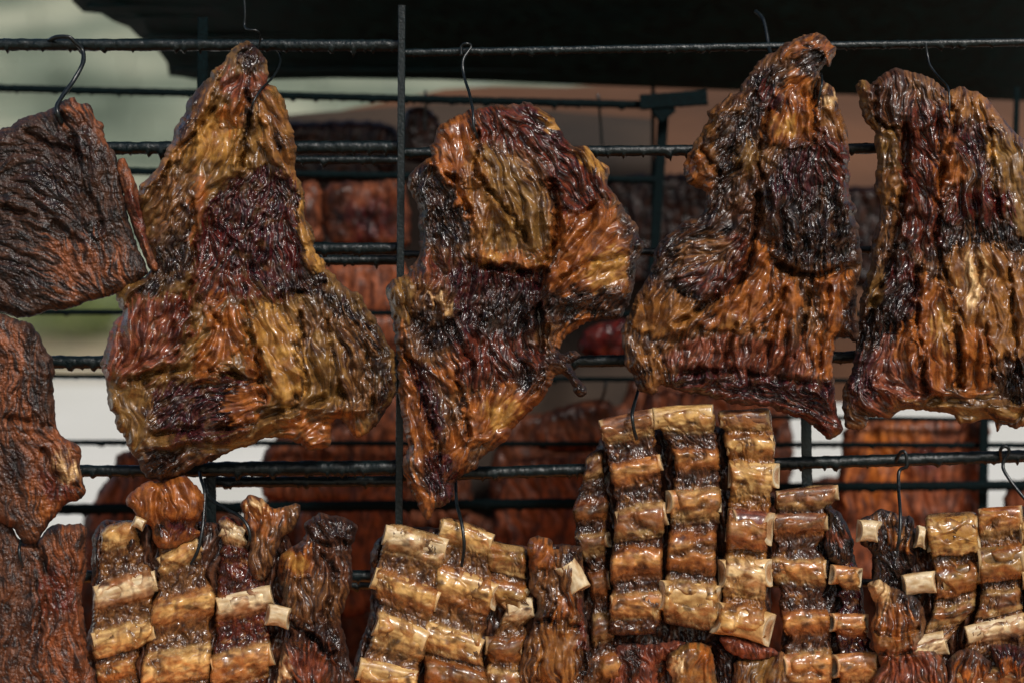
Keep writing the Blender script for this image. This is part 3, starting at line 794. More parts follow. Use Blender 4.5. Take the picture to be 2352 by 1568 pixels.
# ------------------------------------------------------------------ big roasts
GRP_B = 'big beef cuts hanging in the upper row'
GRP_S = 'crusted slabs hanging at the left edge'
c1 = relief("beef_cut", tp("A 1085,215 1050,250 1020,300 985,320 950,360 900,420 870,450 850,510 825,550 800,610 780,660 760,700 730,760 690,810 650,850 636,880 628,930 640,1000 655,1080 680,1150 695,1220 680,1260 630,1280 560,1300 528,1350 550,1420 560,1440 525,1480 515,1500 500,1560 "
    "E 470,60 460,110 490,190 500,290 530,350 540,400 580,450 600,500 630,540 650,590 680,625 740,635 800,625 860,600 890,570 950,560 1000,535 1030,520 1100,490 1150,475 "
    "F 20,465 60,445 130,440 180,450 240,475 290,500 340,490 370,470 375,420 385,370 400,350 440,380 470,430 500,440 540,420 590,370 620,320 650,280 670,230 670,150 665,60 640,20 "
    "B 615,1540 600,1510 570,1450 530,1400 500,1350 440,1320 400,1290 390,1260 350,1240 340,1190 300,1150 295,1070 255,1000 250,900 235,840 205,790 215,700 205,640 190,580 175,510 150,450 110,400 85,385 88,340 70,280 50,240 30,210 0,200 A 1130,190"),
    -.03, T=28, R=36, base='olive', seed=11, swell=14, jag=4.2, lcoarse=(18, 20),
    flow=["560,120 520,220 470,330 400,450", "600,200 650,320 690,450 730,600", "520,250 520,380 470,500 430,640", "600,420 560,520 600,640", "480,660 420,780 300,880", "560,680 600,800 620,920", "700,680 760,800 780,940", "820,720 880,840 860,960", "300,760 280,860 300,980", "330,1000 480,900 620,890", "450,1060 600,1000 780,940"],
    zones=[("yel", "470,270 545,280 540,360 480,380 445,340", 26), ("fat", "430,250 480,180 500,170 480,240 440,310 400,370 350,430 325,430 380,330", 14, 9),
           ("pink", "515,170 600,160 620,200 570,240 520,230", 14), ("char", "555,95 605,100 610,152 560,160 540,130", 10), ("amber", "520,235 565,240 560,300 520,290", 14, 4),
           ("char", "440,200 470,190 455,260 420,320 405,310", 16),
           ("fat", "605,200 650,230 684,320 684,420 640,410 615,320 600,260", 12, 10), ("char", "635,300 655,300 670,350 650,360", 12),
           ("brn", "350,430 440,400 450,560 400,600 350,560", 22), ("char", "350,570 420,530 445,590 410,650 340,690 265,700 330,640", 20), ("char", "420,470 440,470 440,560 425,560", 10),
           ("amber", "446,400 480,440 466,520 446,560", 12),
           ("purp", "478,485 515,425 590,385 640,395 685,420 690,520 712,600 742,650 700,668 640,684 590,655 540,640 470,630 450,600 470,540", 12, -4),
           ("red", "470,490 520,540 525,590 480,600 455,570", 18), ("redb", "450,600 540,630 600,660 640,690 500,690 440,680", 20), ("red", "640,520 680,520 700,610 670,640 640,600", 20),
           ("yel", "686,430 700,445 712,520 735,560 748,625 728,636 705,590 690,530", 8, 9),
           ("char", "640,650 760,650 835,700 885,800 910,900 880,980 850,960 820,800 760,720 700,700", 26),
           ("brn", "690,720 800,730 840,840 840,950 700,960 670,840", 30), ("olive", "700,800 760,780 790,880 760,940 700,930", 24),
           ("pink", "255,730 330,690 420,700 435,760 400,830 300,870 240,850 235,790", 20, 8), ("redb", "380,690 430,690 440,750 400,790", 18),
           ("purp", "330,900 430,870 540,860 600,880 592,960 500,1005 380,1010 320,965", 20), ("amber", "530,895 585,888 594,940 570,975 525,962", 10, 10),
           ("amber", "470,690 545,700 560,780 500,850 440,870 465,780", 16, 5), ("yel", "590,700 655,720 684,800 690,880 665,940 625,900 605,820 572,760", 16, 12), ("amber", "560,780 600,830 620,920 590,900", 14),
           ("olive", "255,900 340,905 350,1000 400,1040 330,1070 285,980", 22, 4), ("amber", "660,975 740,955 775,965 755,1025 720,1030", 12), ("meat", "330,1040 500,1030 520,1050 430,1095 350,1110", 18), ("char", "345,1050 420,1060 420,1110 350,1115", 18),
           ("amber", "760,950 800,950 835,990 800,1010", 12), ("char", "560,145 575,230 570,330 556,320 558,220", 10)],
    creases=[("505,230 455,300 405,350 372,410", 5, -11), ("572,220 574,270 560,330 556,380", 6, -15), ("480,480 530,540 592,602", 8, 11), ("442,460 446,570 430,620", 5, -10),
             ("440,650 420,700 430,760 390,830 330,880", 7, -13), ("560,700 585,800 600,880", 5, -10), ("690,720 695,800 700,900", 5, -9), ("745,720 765,820 790,930", 5, -8), ("300,870 380,855 450,850 520,860 600,872", 7, -13),
             ("350,1030 430,1010 520,1005 640,965 760,935 840,945", 10, 12), ("350,1000 450,985 560,975 640,945 740,915", 6, -10), ("640,684 700,668 742,650", 5, -8), ("455,690 500,740 470,800 420,850", 5, -9), ("820,750 850,850 850,950", 7, -9)])
tag(c1, 'tall pear-shaped roast with a narrow charred tip and a purple patch in its middle', 'roast beef', GRP_B)

c2 = relief("beef_cut", tp("B 1260,475 1180,480 1130,485 1030,500 960,530 880,570 850,620 825,680 830,720 800,740 760,770 735,800 720,850 745,890 770,960 775,1040 780,1150 760,1200 735,1220 730,1255 680,1275 640,1300 622,1325 640,1400 655,1480 665,1550 "
    "F 675,60 680,180 690,300 700,360 715,420 725,480 710,530 705,590 720,640 745,700 775,760 800,800 820,820 840,780 855,760 900,750 940,700 945,640 1000,600 1040,580 1060,540 1110,500 1170,460 1200,410 1250,360 "
    "G 150,310 200,260 240,190 255,150 290,150 330,200 350,240 380,250 400,240 395,205 370,175 340,140 330,100 360,80 375,60 355,40 330,40 290,50 270,40 C 310,1550 400,1480 480,1470 550,1465 590,1400 620,1300 630,1200 660,1130 650,1090 620,1020 570,970 540,910 500,850 500,800 490,760 440,730 410,680 380,670 330,670 290,620 260,570 240,540 200,510 150,480 100,470"),
    -.03, T=28, R=34, base='brn', seed=23, swell=14, jag=4.2, lcoarse=(17, 20),
    flow=["1100,270 1150,360 1200,460 1240,580", "1180,260 1300,300 1360,380 1400,460", "1040,300 1080,430 1090,580", "980,420 1010,520 1000,600", "1440,480 1360,560 1280,660", "1430,560 1340,640 1270,700", "1120,640 1100,760 1160,860", "1220,640 1200,760 1220,860", "950,680 950,800 980,940 1010,1080", "1060,850 1080,950 1040,1050", "1250,880 1180,960 1080,1020", "920,700 930,900 990,1170", "1260,840 1340,880"],
    zones=[("redb", "1095,255 1180,240 1270,285 1310,340 1360,350 1385,420 1300,400 1250,360 1150,330 1100,320", 22), ("purp", "1200,245 1290,290 1300,340 1240,320", 20), ("yel", "1240,255 1275,270 1282,295 1262,300", 9),
           ("amber", "1000,300 1080,260 1098,330 1100,430 1060,400 1000,380 985,330", 16, 6), ("fat", "1090,330 1130,380 1160,480 1130,590 1095,590 1080,500 1070,400", 14, 5),
           ("olive", "1110,340 1190,380 1240,450 1272,560 1255,620 1180,612 1110,595 1130,480", 18, 7), ("amber", "1095,570 1180,590 1255,560 1262,625 1180,616 1098,608", 14, 6), ("yel", "1110,585 1150,590 1150,606 1105,602", 8), ("yel", "1210,590 1255,570 1255,605 1215,612", 8),
           ("char", "935,395 990,370 1035,420 1070,480 1080,560 1040,575 1000,580 968,560 958,470", 16), ("amber", "990,370 1030,380 1075,440 1085,520 1070,500 1040,430", 8, 6), ("pink", "950,600 990,585 1015,640 960,660", 12, 4),
           ("brn", "930,660 1060,650 1060,720 950,730", 14, 6), ("cream", "985,668 1008,668 1012,690 990,694", 5, 9), ("cream", "1012,690 1048,690 1056,712 1020,718", 7, 9),
           ("purp", "1030,600 1180,622 1250,630 1240,760 1180,800 1060,800 1000,760 1050,700 1020,640", 18), ("char", "958,722 1052,718 1046,795 962,792", 14), ("char", "1100,690 1220,680 1230,770 1110,780", 24),
           ("olive", "886,650 940,635 948,690 935,760 915,760", 10, 8), ("amber", "1262,480 1380,465 1445,560 1455,640 1400,705 1290,690 1255,650 1275,560", 20, 9), ("yel", "1350,610 1430,580 1440,640 1380,670", 22),
           ("redb", "1250,370 1330,350 1390,420 1370,480 1290,480", 24), ("yel", "1335,340 1360,345 1398,400 1392,410 1355,380", 9), ("char", "1258,690 1340,665 1450,680 1430,735 1300,745 1256,740", 14), ("char", "1420,480 1485,560 1475,660 1450,690 1445,580", 16), ("amber", "1330,720 1360,730 1300,790 1270,800", 10),
           ("purp", "930,810 990,860 1020,980 985,1000 940,900", 16), ("amber", "910,760 935,800 960,930 1010,1060 960,1080 920,960", 16, 4), ("amber", "1060,920 1150,885 1260,870 1225,960 1130,1020 1075,1000", 16, 8), ("yel", "1120,930 1170,920 1180,960 1130,975", 14),
           ("redb", "1050,795 1230,790 1240,860 1150,880 1050,880", 22), ("amber", "1010,830 1050,820 1050,900 1010,880", 14, 5), ("char", "1180,850 1240,850 1250,890 1200,900", 14), ("amber", "1030,985 1078,1000 1060,1070 1025,1100", 10, 8),
           ("purp", "985,1040 1045,1060 1045,1150 1005,1160 975,1100", 14), ("amber", "930,1080 968,1110 1000,1175 975,1195 940,1130", 10, 6), ("char", "1240,830 1320,790 1360,890 1310,900 1290,860", 14)],
    creases=[("1100,300 1094,390 1135,450 1180,500 1215,560", 5, -11), ("1265,420 1280,500 1270,570 1240,640 1238,740 1245,820", 8, -22), ("1000,380 1052,425 1082,510 1095,590", 5, -9), ("1080,600 1180,622 1262,622", 6, -13),
             ("925,790 960,870 985,960 1000,1040", 6, -12), ("1050,880 1072,950 1075,1000", 5, -10), ("1290,560 1330,500 1380,460", 5, -9), ("1290,640 1360,600 1440,590", 5, -9), ("1110,700 1090,780 1060,830", 6, -9), ("1260,740 1330,735 1440,730", 8, 8)])
tag(c2, 'broad two-lobed roast tapering to a point just right of the upright iron bar', 'roast beef', GRP_B)

c3 = relief("beef_cut", tp("D 250,160 300,155 350,170 375,200 400,215 400,240 385,270 375,315 360,310 355,300 330,330 325,352 350,380 380,395 400,440 420,500 440,560 455,640 460,740 460,850 470,920 500,970 480,985 500,1030 510,1090 520,1200 500,1300 495,1400 500,1560 "
    "H 400,0 390,200 400,290 430,400 365,445 330,420 300,390 240,350 200,340 140,320 100,300 40,295 G 1140,290 1100,290 950,250 850,230 740,200 720,235 650,235 620,200 600,140 575,110 575,60 560,20 "
    "C 560,1540 560,1500 590,1450 620,1380 640,1330 680,1270 700,1200 710,1150 740,1100 800,1060 850,1020 900,1000 935,980 945,940 935,880 900,870 860,840 840,780 860,720 890,670 930,600 960,550 955,520 1000,480 1060,430 1090,430 1110,390 1150,340 1180,290 1230,250 1264,240 D 160,205 200,180"),
    -.035, T=28, R=34, base='brn', seed=37, swell=14, jag=4.2, lcoarse=(17, 20),
    flow=["1880,110 1780,180 1730,260 1640,400", "1850,200 1870,320 1900,420", "1780,300 1740,420 1700,520", "1900,380 1900,500 1890,600", "1820,380 1800,480 1840,580", "1680,540 1580,560 1500,620", "1700,600 1640,680 1560,760", "1870,640 1860,740 1840,860", "1780,680 1740,780 1720,860", "1640,740 1620,820 1600,880", "1500,700 1480,800 1490,880", "1550,880 1700,900 1920,960", "1950,500 1960,700 1930,950"],
    zones=[("amber", "1800,110 1860,82 1910,100 1912,150 1900,160 1880,110 1840,110 1800,140", 9, 4), ("char", "1830,115 1895,108 1890,160 1820,165", 10), ("char", "1720,190 1785,150 1800,200 1770,250 1715,270", 14), ("red", "1740,215 1790,200 1805,250 1760,260", 12), ("amber", "1800,190 1850,180 1870,260 1830,270", 14),
           ("cream", "1882,215 1905,205 1915,240 1897,252", 7, 5), ("fat", "1875,250 1935,240 1950,340 1900,350", 12, 8), ("amber", "1780,262 1860,250 1875,325 1800,345 1765,310", 16, 6), ("yel", "1790,280 1830,275 1835,315 1800,320", 14),
           ("fat", "1590,310 1650,250 1690,220 1705,250 1680,330 1640,400 1600,360", 14, 7), ("amber", "1570,330 1620,350 1640,420 1600,435 1572,400", 14, 5), ("char", "1640,290 1720,240 1750,290 1700,400 1670,480 1620,525 1590,510 1640,420", 20), ("olive", "1700,340 1740,340 1740,450 1690,480", 20, 6),
           ("char", "1765,380 1850,330 1940,350 1965,470 1980,590 1900,630 1800,600 1755,500", 20, 10), ("redb", "1880,300 1950,350 1960,450 1900,400", 22), ("purp", "1800,360 1860,350 1870,440 1800,450", 22),
           ("meat", "1700,400 1750,400 1745,500 1780,600 1720,600 1650,560", 22), ("char", "1495,570 1600,510 1700,515 1680,550 1600,570 1540,620 1475,660", 18), ("redb", "1590,570 1700,550 1725,600 1690,660 1600,690 1560,640", 18, 6), ("brn", "1560,560 1660,545 1660,600 1560,620", 16),
           ("char", "1530,640 1590,650 1620,700 1570,700", 12), ("fat", "1450,720 1500,670 1560,680 1620,720 1560,770 1465,770", 14, 7), ("amber", "1740,560 1790,620 1770,700 1700,770 1620,740 1665,690 1720,640", 18, 7),
           ("amber", "1780,660 1830,650 1810,760 1760,790", 14, 5), ("amber", "1880,640 1950,640 1945,760 1890,760", 18, 4), ("fat", "1640,760 1700,720 1720,780 1660,810", 18, 4), ("pink", "1560,790 1700,780 1880,800 1860,860 1560,840", 24), ("amber", "1860,790 1930,780 1930,850 1880,860", 20),
           ("purp", "1500,880 1600,845 1800,865 1930,890 1920,990 1800,950 1560,900", 18), ("redb", "1560,890 1720,905 1900,960 1910,1000 1760,950", 16), ("fat", "1450,840 1515,815 1535,865 1500,905 1460,885", 10, 6), ("char", "1455,850 1480,850 1485,890 1460,890", 10), ("redb", "1870,930 1935,920 1930,1000 1880,985", 14, 5), ("char", "1940,700 1975,680 1960,900 1930,920", 14)],
    creases=[("1745,440 1735,520 1722,590 1700,650 1620,700 1560,740", 7, -16), ("1770,240 1745,340 1748,420", 6, -12), ("1862,640 1852,720 1825,820", 6, -13), ("1800,670 1778,750 1755,840", 6, -12), ("1905,660 1892,750 1880,850", 5, -10), ("1770,600 1850,632 1965,615", 7, -15),
             ("1690,750 1665,820 1640,860", 5, -10), ("1540,860 1650,850 1800,870 1930,890", 7, -10), ("1560,910 1700,915 1820,945 1900,975", 9, 10), ("1880,170 1868,240 1872,330", 5, -12), ("1640,270 1610,330 1650,400", 5, -9), ("1510,800 1530,840 1520,880", 5, -8)])
tag(c3, 'roast with a curled charred tip reaching over the top bar and a glossy black belly', 'roast beef', GRP_B)

c4 = relief("beef_cut", tp("D 500,370 540,365 558,395 580,370 620,335 660,318 740,330 830,355 880,390 905,425 960,400 1040,420 1100,460 1150,530 1200,580 1240,620 1300,700 1370,800 1400,1000 1410,1500 H 1400,100 1410,380 1330,400 1250,390 1230,400 1165,380 1140,415 1120,360 1010,370 970,380 940,340 850,320 720,310 650,350 560,340 530,390 450,400 430,290 440,200 480,110 "
    "D 500,1500 510,1400 530,1300 560,1200 570,1080 600,1000 600,920 575,860 590,750 580,680 570,600 520,540 502,440"),
    -.015, T=28, R=34, base='brn', seed=53, swell=12, jag=4.2, lcoarse=(15, 34),
    flow=["1990,200 2020,320 2050,460", "2090,200 2110,330 2120,480 2090,600 2110,740 2120,900", "2180,230 2200,400 2200,560 2180,700 2190,880", "2260,260 2300,400 2340,520", "2280,540 2280,700 2260,880", "2340,600 2350,800 2340,900", "2060,600 2020,740 1980,880", "2000,900 2150,940 2300,930"],
    zones=[("olive", "1965,180 2004,188 2014,300 2075,300 2080,400 2062,472 2030,470 2010,400 1985,270", 12, 4), ("fat", "2020,400 2070,390 2064,470 2032,475", 10, 5), ("meat", "2010,170 2110,165 2170,185 2172,250 2100,295 2012,272", 18, 6), ("brn", "2100,170 2170,180 2165,240 2110,250", 18), ("redb", "2105,230 2172,235 2176,270 2110,275", 12),
           ("redb", "2085,290 2165,262 2184,400 2165,560 2075,560 2072,420", 20), ("amber", "2165,310 2205,320 2195,430 2150,440", 16, 6), ("yel", "2250,225 2292,232 2292,270 2255,268", 10, 4), ("fat", "2180,215 2290,225 2300,280 2200,270", 16), ("purp", "2200,275 2270,300 2265,400 2200,350", 18),
           ("olive", "2275,320 2340,340 2400,420 2400,560 2325,520 2290,420", 22, 5), ("yel", "2278,335 2300,330 2296,360 2280,362", 8), ("char", "2165,520 2300,500 2360,560 2310,590 2225,600 2165,625", 18), ("red", "2190,440 2300,430 2320,500 2200,510", 24), ("char", "1985,620 2075,555 2085,650 2045,800 1965,860 1950,780 1980,700", 24), ("olive", "1990,600 2020,600 2030,680 2000,690", 12),
           ("amber", "2118,640 2175,645 2195,800 2180,905 2135,900 2105,760", 12, 12), ("yel", "2150,700 2185,720 2185,800 2155,800", 14), ("red", "2068,585 2105,650 2112,700 2060,770 2040,720", 14), ("char", "2040,680 2090,660 2080,760 2010,840 2000,800", 16),
           ("fat", "2175,585 2260,560 2360,640 2400,800 2260,820 2195,790", 22, 6), ("cream", "2215,600 2250,580 2255,690 2235,700", 16), ("pink", "1955,870 2075,750 2115,810 2120,925 1990,930", 20, 8), ("purp", "1950,860 1990,820 2010,900 1960,910", 14), ("amber", "2060,760 2110,750 2120,830 2080,850", 18),
           ("amber", "2210,780 2280,770 2270,900 2210,910", 22, 4), ("char", "2290,850 2400,820 2400,930 2310,920", 18), ("olive", "2070,925 2352,925 2400,950 2200,975 2080,960", 12)],
    creases=[("2182,210 2186,300 2160,420 2152,560 2180,660 2200,780 2205,890", 6, -14), ("2082,290 2074,420 2055,560 2010,690 1975,800", 8, -18), ("2108,620 2108,740 2125,900", 6, -12), ("2275,300 2285,420 2300,500", 5, -9), ("2250,600 2262,720 2280,880", 5, -10), ("2320,620 2330,760 2345,880", 5, -9), ("2020,900 2130,935 2260,925 2380,940", 8, 8), ("2010,200 2020,280 2075,300", 5, -9)])
tag(c4, 'wide vertically folded roast at the right edge with a long amber fat fold', 'roast beef', GRP_B)

# ------------------------------------------------------------------ crusted slabs on the left
s1 = relief("beef_piece", np.vstack([[(-60, 330)], tp("A 0,598 50,582 60,565 130,535 200,515 250,492 270,475 300,460 340,448 350,465 400,482 420,500 440,545 475,572 480,620 500,660 525,700 540,735 555,800 590,1000 640,1150 680,1245 640,1290 600,1330 540,1350 500,1360 450,1380 380,1395 350,1410 270,1430 230,1425 180,1445 90,1460 0,1435"), [(-60, 700)]]),
    -.02, T=28, R=30, base='crustd', seed=61, mat=M_CRUST, iso=1.3, swell=8, jag=3.4, amp=.45, lcoarse=(14, 40), tiltx=-.1,  # base tone darkened to carry the hood's shade on this slab
    flow=["0,350 120,330 180,420", "20,500 120,520 200,640", "240,400 280,560 320,660", "0,600 150,680", "150,260 180,320 200,400"],
    zones=[("crustd", "0,330 80,320 160,360 120,480 0,560", 40), ("crustd", "60,460 200,480 220,560 80,580", 40), ("crusto", "150,235 210,250 240,330 180,340", 26), ("crustd", "0,590 90,560 120,650 0,680", 30), ("char", "150,300 200,290 220,360 160,380", 22), ("char", "60,380 130,370 170,430 150,500 80,470", 26), ("char", "180,520 240,510 250,560 200,600", 22), ("char", "20,610 80,600 90,660 30,670", 22), ("meat", "240,620 330,620 300,670 200,690", 18), ("crusto", "120,560 260,580 240,650 130,660", 40)],
    creases=[("60,300 110,330 170,350", 7, -8), ("10,480 90,500 180,560", 8, -7), ("140,270 170,330 190,420 230,520", 8, -7)])
tag(s1, 'crusted slab with hood shade in its dark colour, hanging by a hook at the upper left edge', 'roast beef', GRP_S)
fl = relief("flap", tp("A 545,735 575,728 590,770 625,840 645,930 665,1020 680,1100 705,1170 728,1215 722,1250 690,1238 650,1150 610,1050 580,950 555,850 537,790"),
    -.045, T=13, R=13, base='crusto', seed=67, mat=M_CRUST, iso=.6, jag=2, amp=.6, parent=s1, flow=["275,370 300,450 330,540 355,620"], zones=[("redb", "290,440 320,460 340,560 310,520", 14), ("crusto", "340,590 365,600 365,625 345,620", 8)])
s2 = relief("beef_piece", np.vstack([[(-60, 730)], tp("A 0,1442 40,1455 90,1470 130,1480 160,1510 190,1560 E 215,50 240,70 250,120 245,200 250,300 265,400 300,440 350,470 372,485 370,560 378,620 392,680 375,720 320,740 280,770 240,820 200,870 175,915 120,930 95,905 75,870 40,850 0,830"), [(-60, 1180)]]),
    -.03, T=30, R=30, base='crust', seed=71, mat=M_CRUST, iso=1.4, swell=8, jag=3.2, amp=.45, tiltx=-.05,
    flow=["40,740 80,860 60,960", "60,960 150,1040 180,1120", "20,1000 60,1120 90,1240", "150,1000 100,1180"],
    zones=[("crustd", "60,740 130,800 125,960 70,940 50,850", 30), ("crusto", "60,980 180,1010 195,1130 130,1160 60,1140", 40), ("char", "20,900 70,890 80,950 30,960", 20), ("char", "20,1040 60,1030 60,1100 20,1100", 20), ("cream", "130,1055 180,1070 178,1115 150,1110", 22), ("crusto", "0,760 50,800 50,960 0,960", 40), ("amber", "90,1120 190,1110 180,1150 110,1200 80,1180", 26), ("redb", "100,1080 180,1120 170,1150 110,1150", 22)],
    creases=[("20,960 90,970 140,1000", 7, -8), ("100,1030 130,1090 180,1120", 6, -7)])
tag(s2, 'bumpy brown slab with a pale orange lower lobe at the left edge, mid height', 'roast beef', GRP_S)
s3 = relief("beef_piece", np.vstack([[(-60, 1190)], tp("E 0,815 60,850 100,920 180,905 215,860 260,835 300,840 370,835 400,860 395,940 400,1050 375,1150 385,1250 400,1350 405,1450 440,1520 445,1600"), [(228, 1640), (-60, 1640)]]),
    -.01, T=28, R=30, base='crust', seed=79, mat=M_CRUST, iso=1.4, swell=8, jag=3.2, amp=.45,
    flow=["40,1230 80,1340 60,1460 80,1560", "160,1220 150,1360 170,1500"],
    zones=[("char", "60,1380 110,1370 120,1460 70,1480", 26), ("crusto", "130,1260 200,1240 190,1420 205,1560 130,1560 100,1420", 50), ("crust", "0,1240 60,1250 60,1340 0,1360", 36), ("redb", "110,1310 160,1320 150,1400 110,1400", 30)], creases=[("80,1240 110,1340 90,1450", 9, -7)])
tag(s3, 'dark reddish crusted slab in the lower left corner of the photo', 'roast beef', GRP_S)

# ------------------------------------------------------------------ rib racks
GRP_R = 'short rib racks hanging in the lower row'
# rack A, lower left
ra = empty("rib_rack", tuple(W(np.array(480.), np.array(1140.), -.03)), 'rib rack of four strips with an orange gristle lump on top, lower left', 'rib rack', GRP_R)
strip(ra, 'E', [(465, 915, 615, 850, 44, 'bonea'), (430, 1165, 712, 1100, 46, 'bone', 'xr'), (425, 1385, 700, 1335, 52, 'bonea', 'r'), (445, 1515, 612, 1480, 34, 'bonea'), (440, 1660, 640, 1600, 46, 'bonea')], y0=.0, top=24, bot=30, seed=101, between='brn')
strip(ra, 'E', [(735, 1030, 905, 930, 42, 'bonea', 'r'), (705, 1245, 985, 1170, 62, 'bonea'), (660, 1500, 960, 1445, 60, 'bonea'), (640, 1700, 950, 1650, 60, 'bonea')], y0=-.012, top=60, bot=30, seed=103, between='brn')
strip(ra, 'E', [(1010, 850, 1120, 890, 34, 'bone', 'x'), (992, 1225, 1232, 1160, 44, 'bone', 'xr'), (970, 1510, 1235, 1440, 62, 'boneo', 'r'), (960, 1720, 1225, 1660, 50, 'bonea')], y0=-.008, top=30, bot=30, seed=107, between='redb')
nodule(ra, 'E', '590,700 640,660 680,640 740,640 840,615 900,660 940,720 930,790 900,850 930,880 860,920 780,950 720,940 690,850 650,830 610,770 580,750', 'amber', -.03, 24, 111, zones=[("amber", "380,1110 460,1110 460,1180 400,1180", 14, 8), ("char", "350,1200 380,1200 380,1240 350,1230", 12), ("purp", "390,1190 440,1200 430,1240 380,1240", 10)])
nodule(ra, 'E', '1105,740 1150,705 1200,720 1260,760 1320,750 1370,745 1376,800 1350,860 1300,900 1260,1000 1230,1080 1170,1090 1140,1000 1150,900 1110,860 1120,800', 'brn', -.02, 22, 113, zones=[("amber", "560,1140 620,1150 640,1190 590,1200", 14), ("cream", "575,1145 612,1150 615,1170 590,1160", 6, 4), ("amber", "560,1190 600,1190 610,1240 575,1230", 12)])
nodule(ra, 'F', '250,830 290,800 340,785 400,800 450,810 490,840 485,900 465,950 470,1080 440,1200 420,1260 430,1330 450,1420 460,1600 120,1600 130,1500 150,1400 190,1340 140,1260 150,1150 125,1060 140,990 170,950 230,920 255,880', 'meat', -.02, 30, 117,
       zones=[("char", "700,1190 800,1185 815,1230 790,1260 720,1230", 16), ("amber", "640,1270 710,1260 720,1320 650,1320", 16, 6), ("brn", "650,1330 770,1330 790,1400 680,1420", 24, 5), ("char", "680,1440 770,1440 790,1560 720,1500", 24), ("cream", "640,1530 670,1510 680,1550 650,1568", 10, 4), ("pink", "670,1490 740,1500 750,1560 680,1560", 20), ("yel", "650,1280 690,1275 690,1310 655,1305", 12)],
       creases=[("660,1430 700,1450 760,1500", 6, -12), ("730,1260 770,1330 740,1420", 6, -8), ("700,1230 740,1250 790,1250", 6, -10)], R=34)
o = empty("rib_bone_piece", (0, 0, 0), None, None); bpy.data.objects.remove(o)
bone_mesh(614, 1411, 664, 1420, 24, -.045, 'bone', ra, 5, 2, 2, .3)
bone_mesh(308, 1196, 330, 1206, 13, -.05, 'bone', ra, 6, 2, 2, .3)

# rack B, lower middle
rb = empty("rib_rack", tuple(W(np.array(1050.), np.array(1200.), -.03)), 'slanting rib rack right below the pointed roast, pale bones tilted downwards', 'rib rack', GRP_R)
strip(rb, 'F', [(625, 890, 897, 955, 56, 'bone', 'lr'), (575, 1085, 862, 1185, 62, 'bonea', 'lr'), (590, 1290, 805, 1395, 56, 'bonea', 'xl'), (510, 1500, 765, 1570, 56, 'bonea', 'xl'), (500, 1700, 760, 1760, 56, 'bonea')], y0=-.02, top=28, bot=20, seed=121, between='brn')
strip(rb, 'F', [(875, 850, 1095, 925, 52, 'bonea', 'xr'), (850, 1080, 1110, 1170, 76, 'bonea', 'R'), (800, 1320, 1055, 1410, 58, 'bonea', 'r'), (800, 1510, 1090, 1570, 56, 'brn'), (800, 1700, 1090, 1750, 56, 'brn')], y0=-.006, top=28, bot=20, seed=123, between='brn')
strip(rb, 'F', [(1090, 960, 1262, 990, 62, 'olive'), (1100, 1140, 1270, 1190, 60, 'olive', 'L'), (1180, 1240, 1300, 1225, 46, 'bone', 'x'), (1090, 1390, 1250, 1400, 52, 'brn', 'l'), (1085, 1560, 1250, 1580, 60, 'brn')], y0=.006, top=30, bot=30, seed=127, between='brn')
nodule(rb, 'G', '128,930 150,895 190,895 235,910 250,950 300,930 350,940 380,960 385,1100 380,1200 395,1300 410,1400 420,1600 100,1600 110,1400 150,1300 170,1200 140,1140 135,1040', 'brn', -.016, 26, 131,
       zones=[("amber", "1212,1232 1262,1232 1270,1300 1225,1300", 12, 6), ("char", "1300,1250 1335,1260 1330,1290 1300,1290", 10), ("char", "1220,1400 1300,1390 1280,1440 1215,1440", 16), ("fat", "1240,1450 1320,1440 1330,1540 1240,1560", 20, 5), ("amber", "1270,1380 1310,1370 1320,1400 1280,1420", 14, 4), ("redb", "1330,1380 1350,1380 1355,1500 1335,1500", 8), ("char", "1335,1500 1360,1500 1360,1560 1335,1560", 8)],
       creases=[("1220,1430 1260,1425 1330,1440", 6, -10), ("1240,1340 1270,1390 1260,1420", 5, -8), ("1335,1260 1338,1400 1345,1540", 4, -8)])
bone_mesh(1300, 1300, 1330, 1350, 26, -.036, 'bone', rb, 8, 8, 8, .2)

# rack C, centre right
rc = empty("rib_rack", tuple(W(np.array(1560.), np.array(960.), -.03)), 'tall rib rack of four strips hanging highest in the lower row', 'rib rack', GRP_R)
strip(rc, 'G', [(395, 585, 475, 545, 46, 'boneb'), (345, 775, 490, 745, 40, 'meat'), (345, 925, 482, 915, 42, 'boneb', 'R'), (412, 1110, 488, 1090, 46, 'boneb', 'r'), (418, 1310, 510, 1290, 46, 'boneb'), (415, 1500, 565, 1475, 46, 'boneo'), (415, 1660, 560, 1650, 46, 'boneb')], y0=.02, top=30, bot=20, seed=141, between='meat', gain=.8)
strip(rc, 'G', [(455, 410, 700, 350, 42, 'boneb', 'xr'), (515, 600, 728, 550, 48, 'boneo', 'r'), (530, 835, 762, 790, 64, 'boneb', 'r'), (515, 1010, 745, 985, 50, 'boneo', ''), (505, 1205, 745, 1190, 46, 'boneo', 'r')], y0=-.014, top=20, bot=74, seed=143, between='meat')
strip(rc, 'G', [(708, 355, 982, 335, 52, 'bonea', 'x'), (812, 520, 1008, 530, 46, 'boneo', ''), (790, 735, 1010, 735, 56, 'boneo', 'L'), (780, 940, 988, 960, 66, 'boneo', ''), (755, 1170, 1000, 1195, 84, 'bonea', 'Lr')], y0=-.016, top=24, bot=68, seed=147, between='meat')
strip(rc, 'G', [(1002, 355, 1235, 345, 44, 'boneb', 'x'), (1040, 475, 1262, 470, 48, 'bonea', 'x'), (1070, 615, 1258, 620, 68, 'bonea', 'lR'), (1045, 835, 1225, 855, 84, 'pink', 'R'), (1030, 1060, 1215, 1060, 84, 'cream', 'LR'), (1010, 1275, 1215, 1320, 92, 'bonea', 'LR')], y0=-.012, top=24, bot=34, seed=149, between='fat')
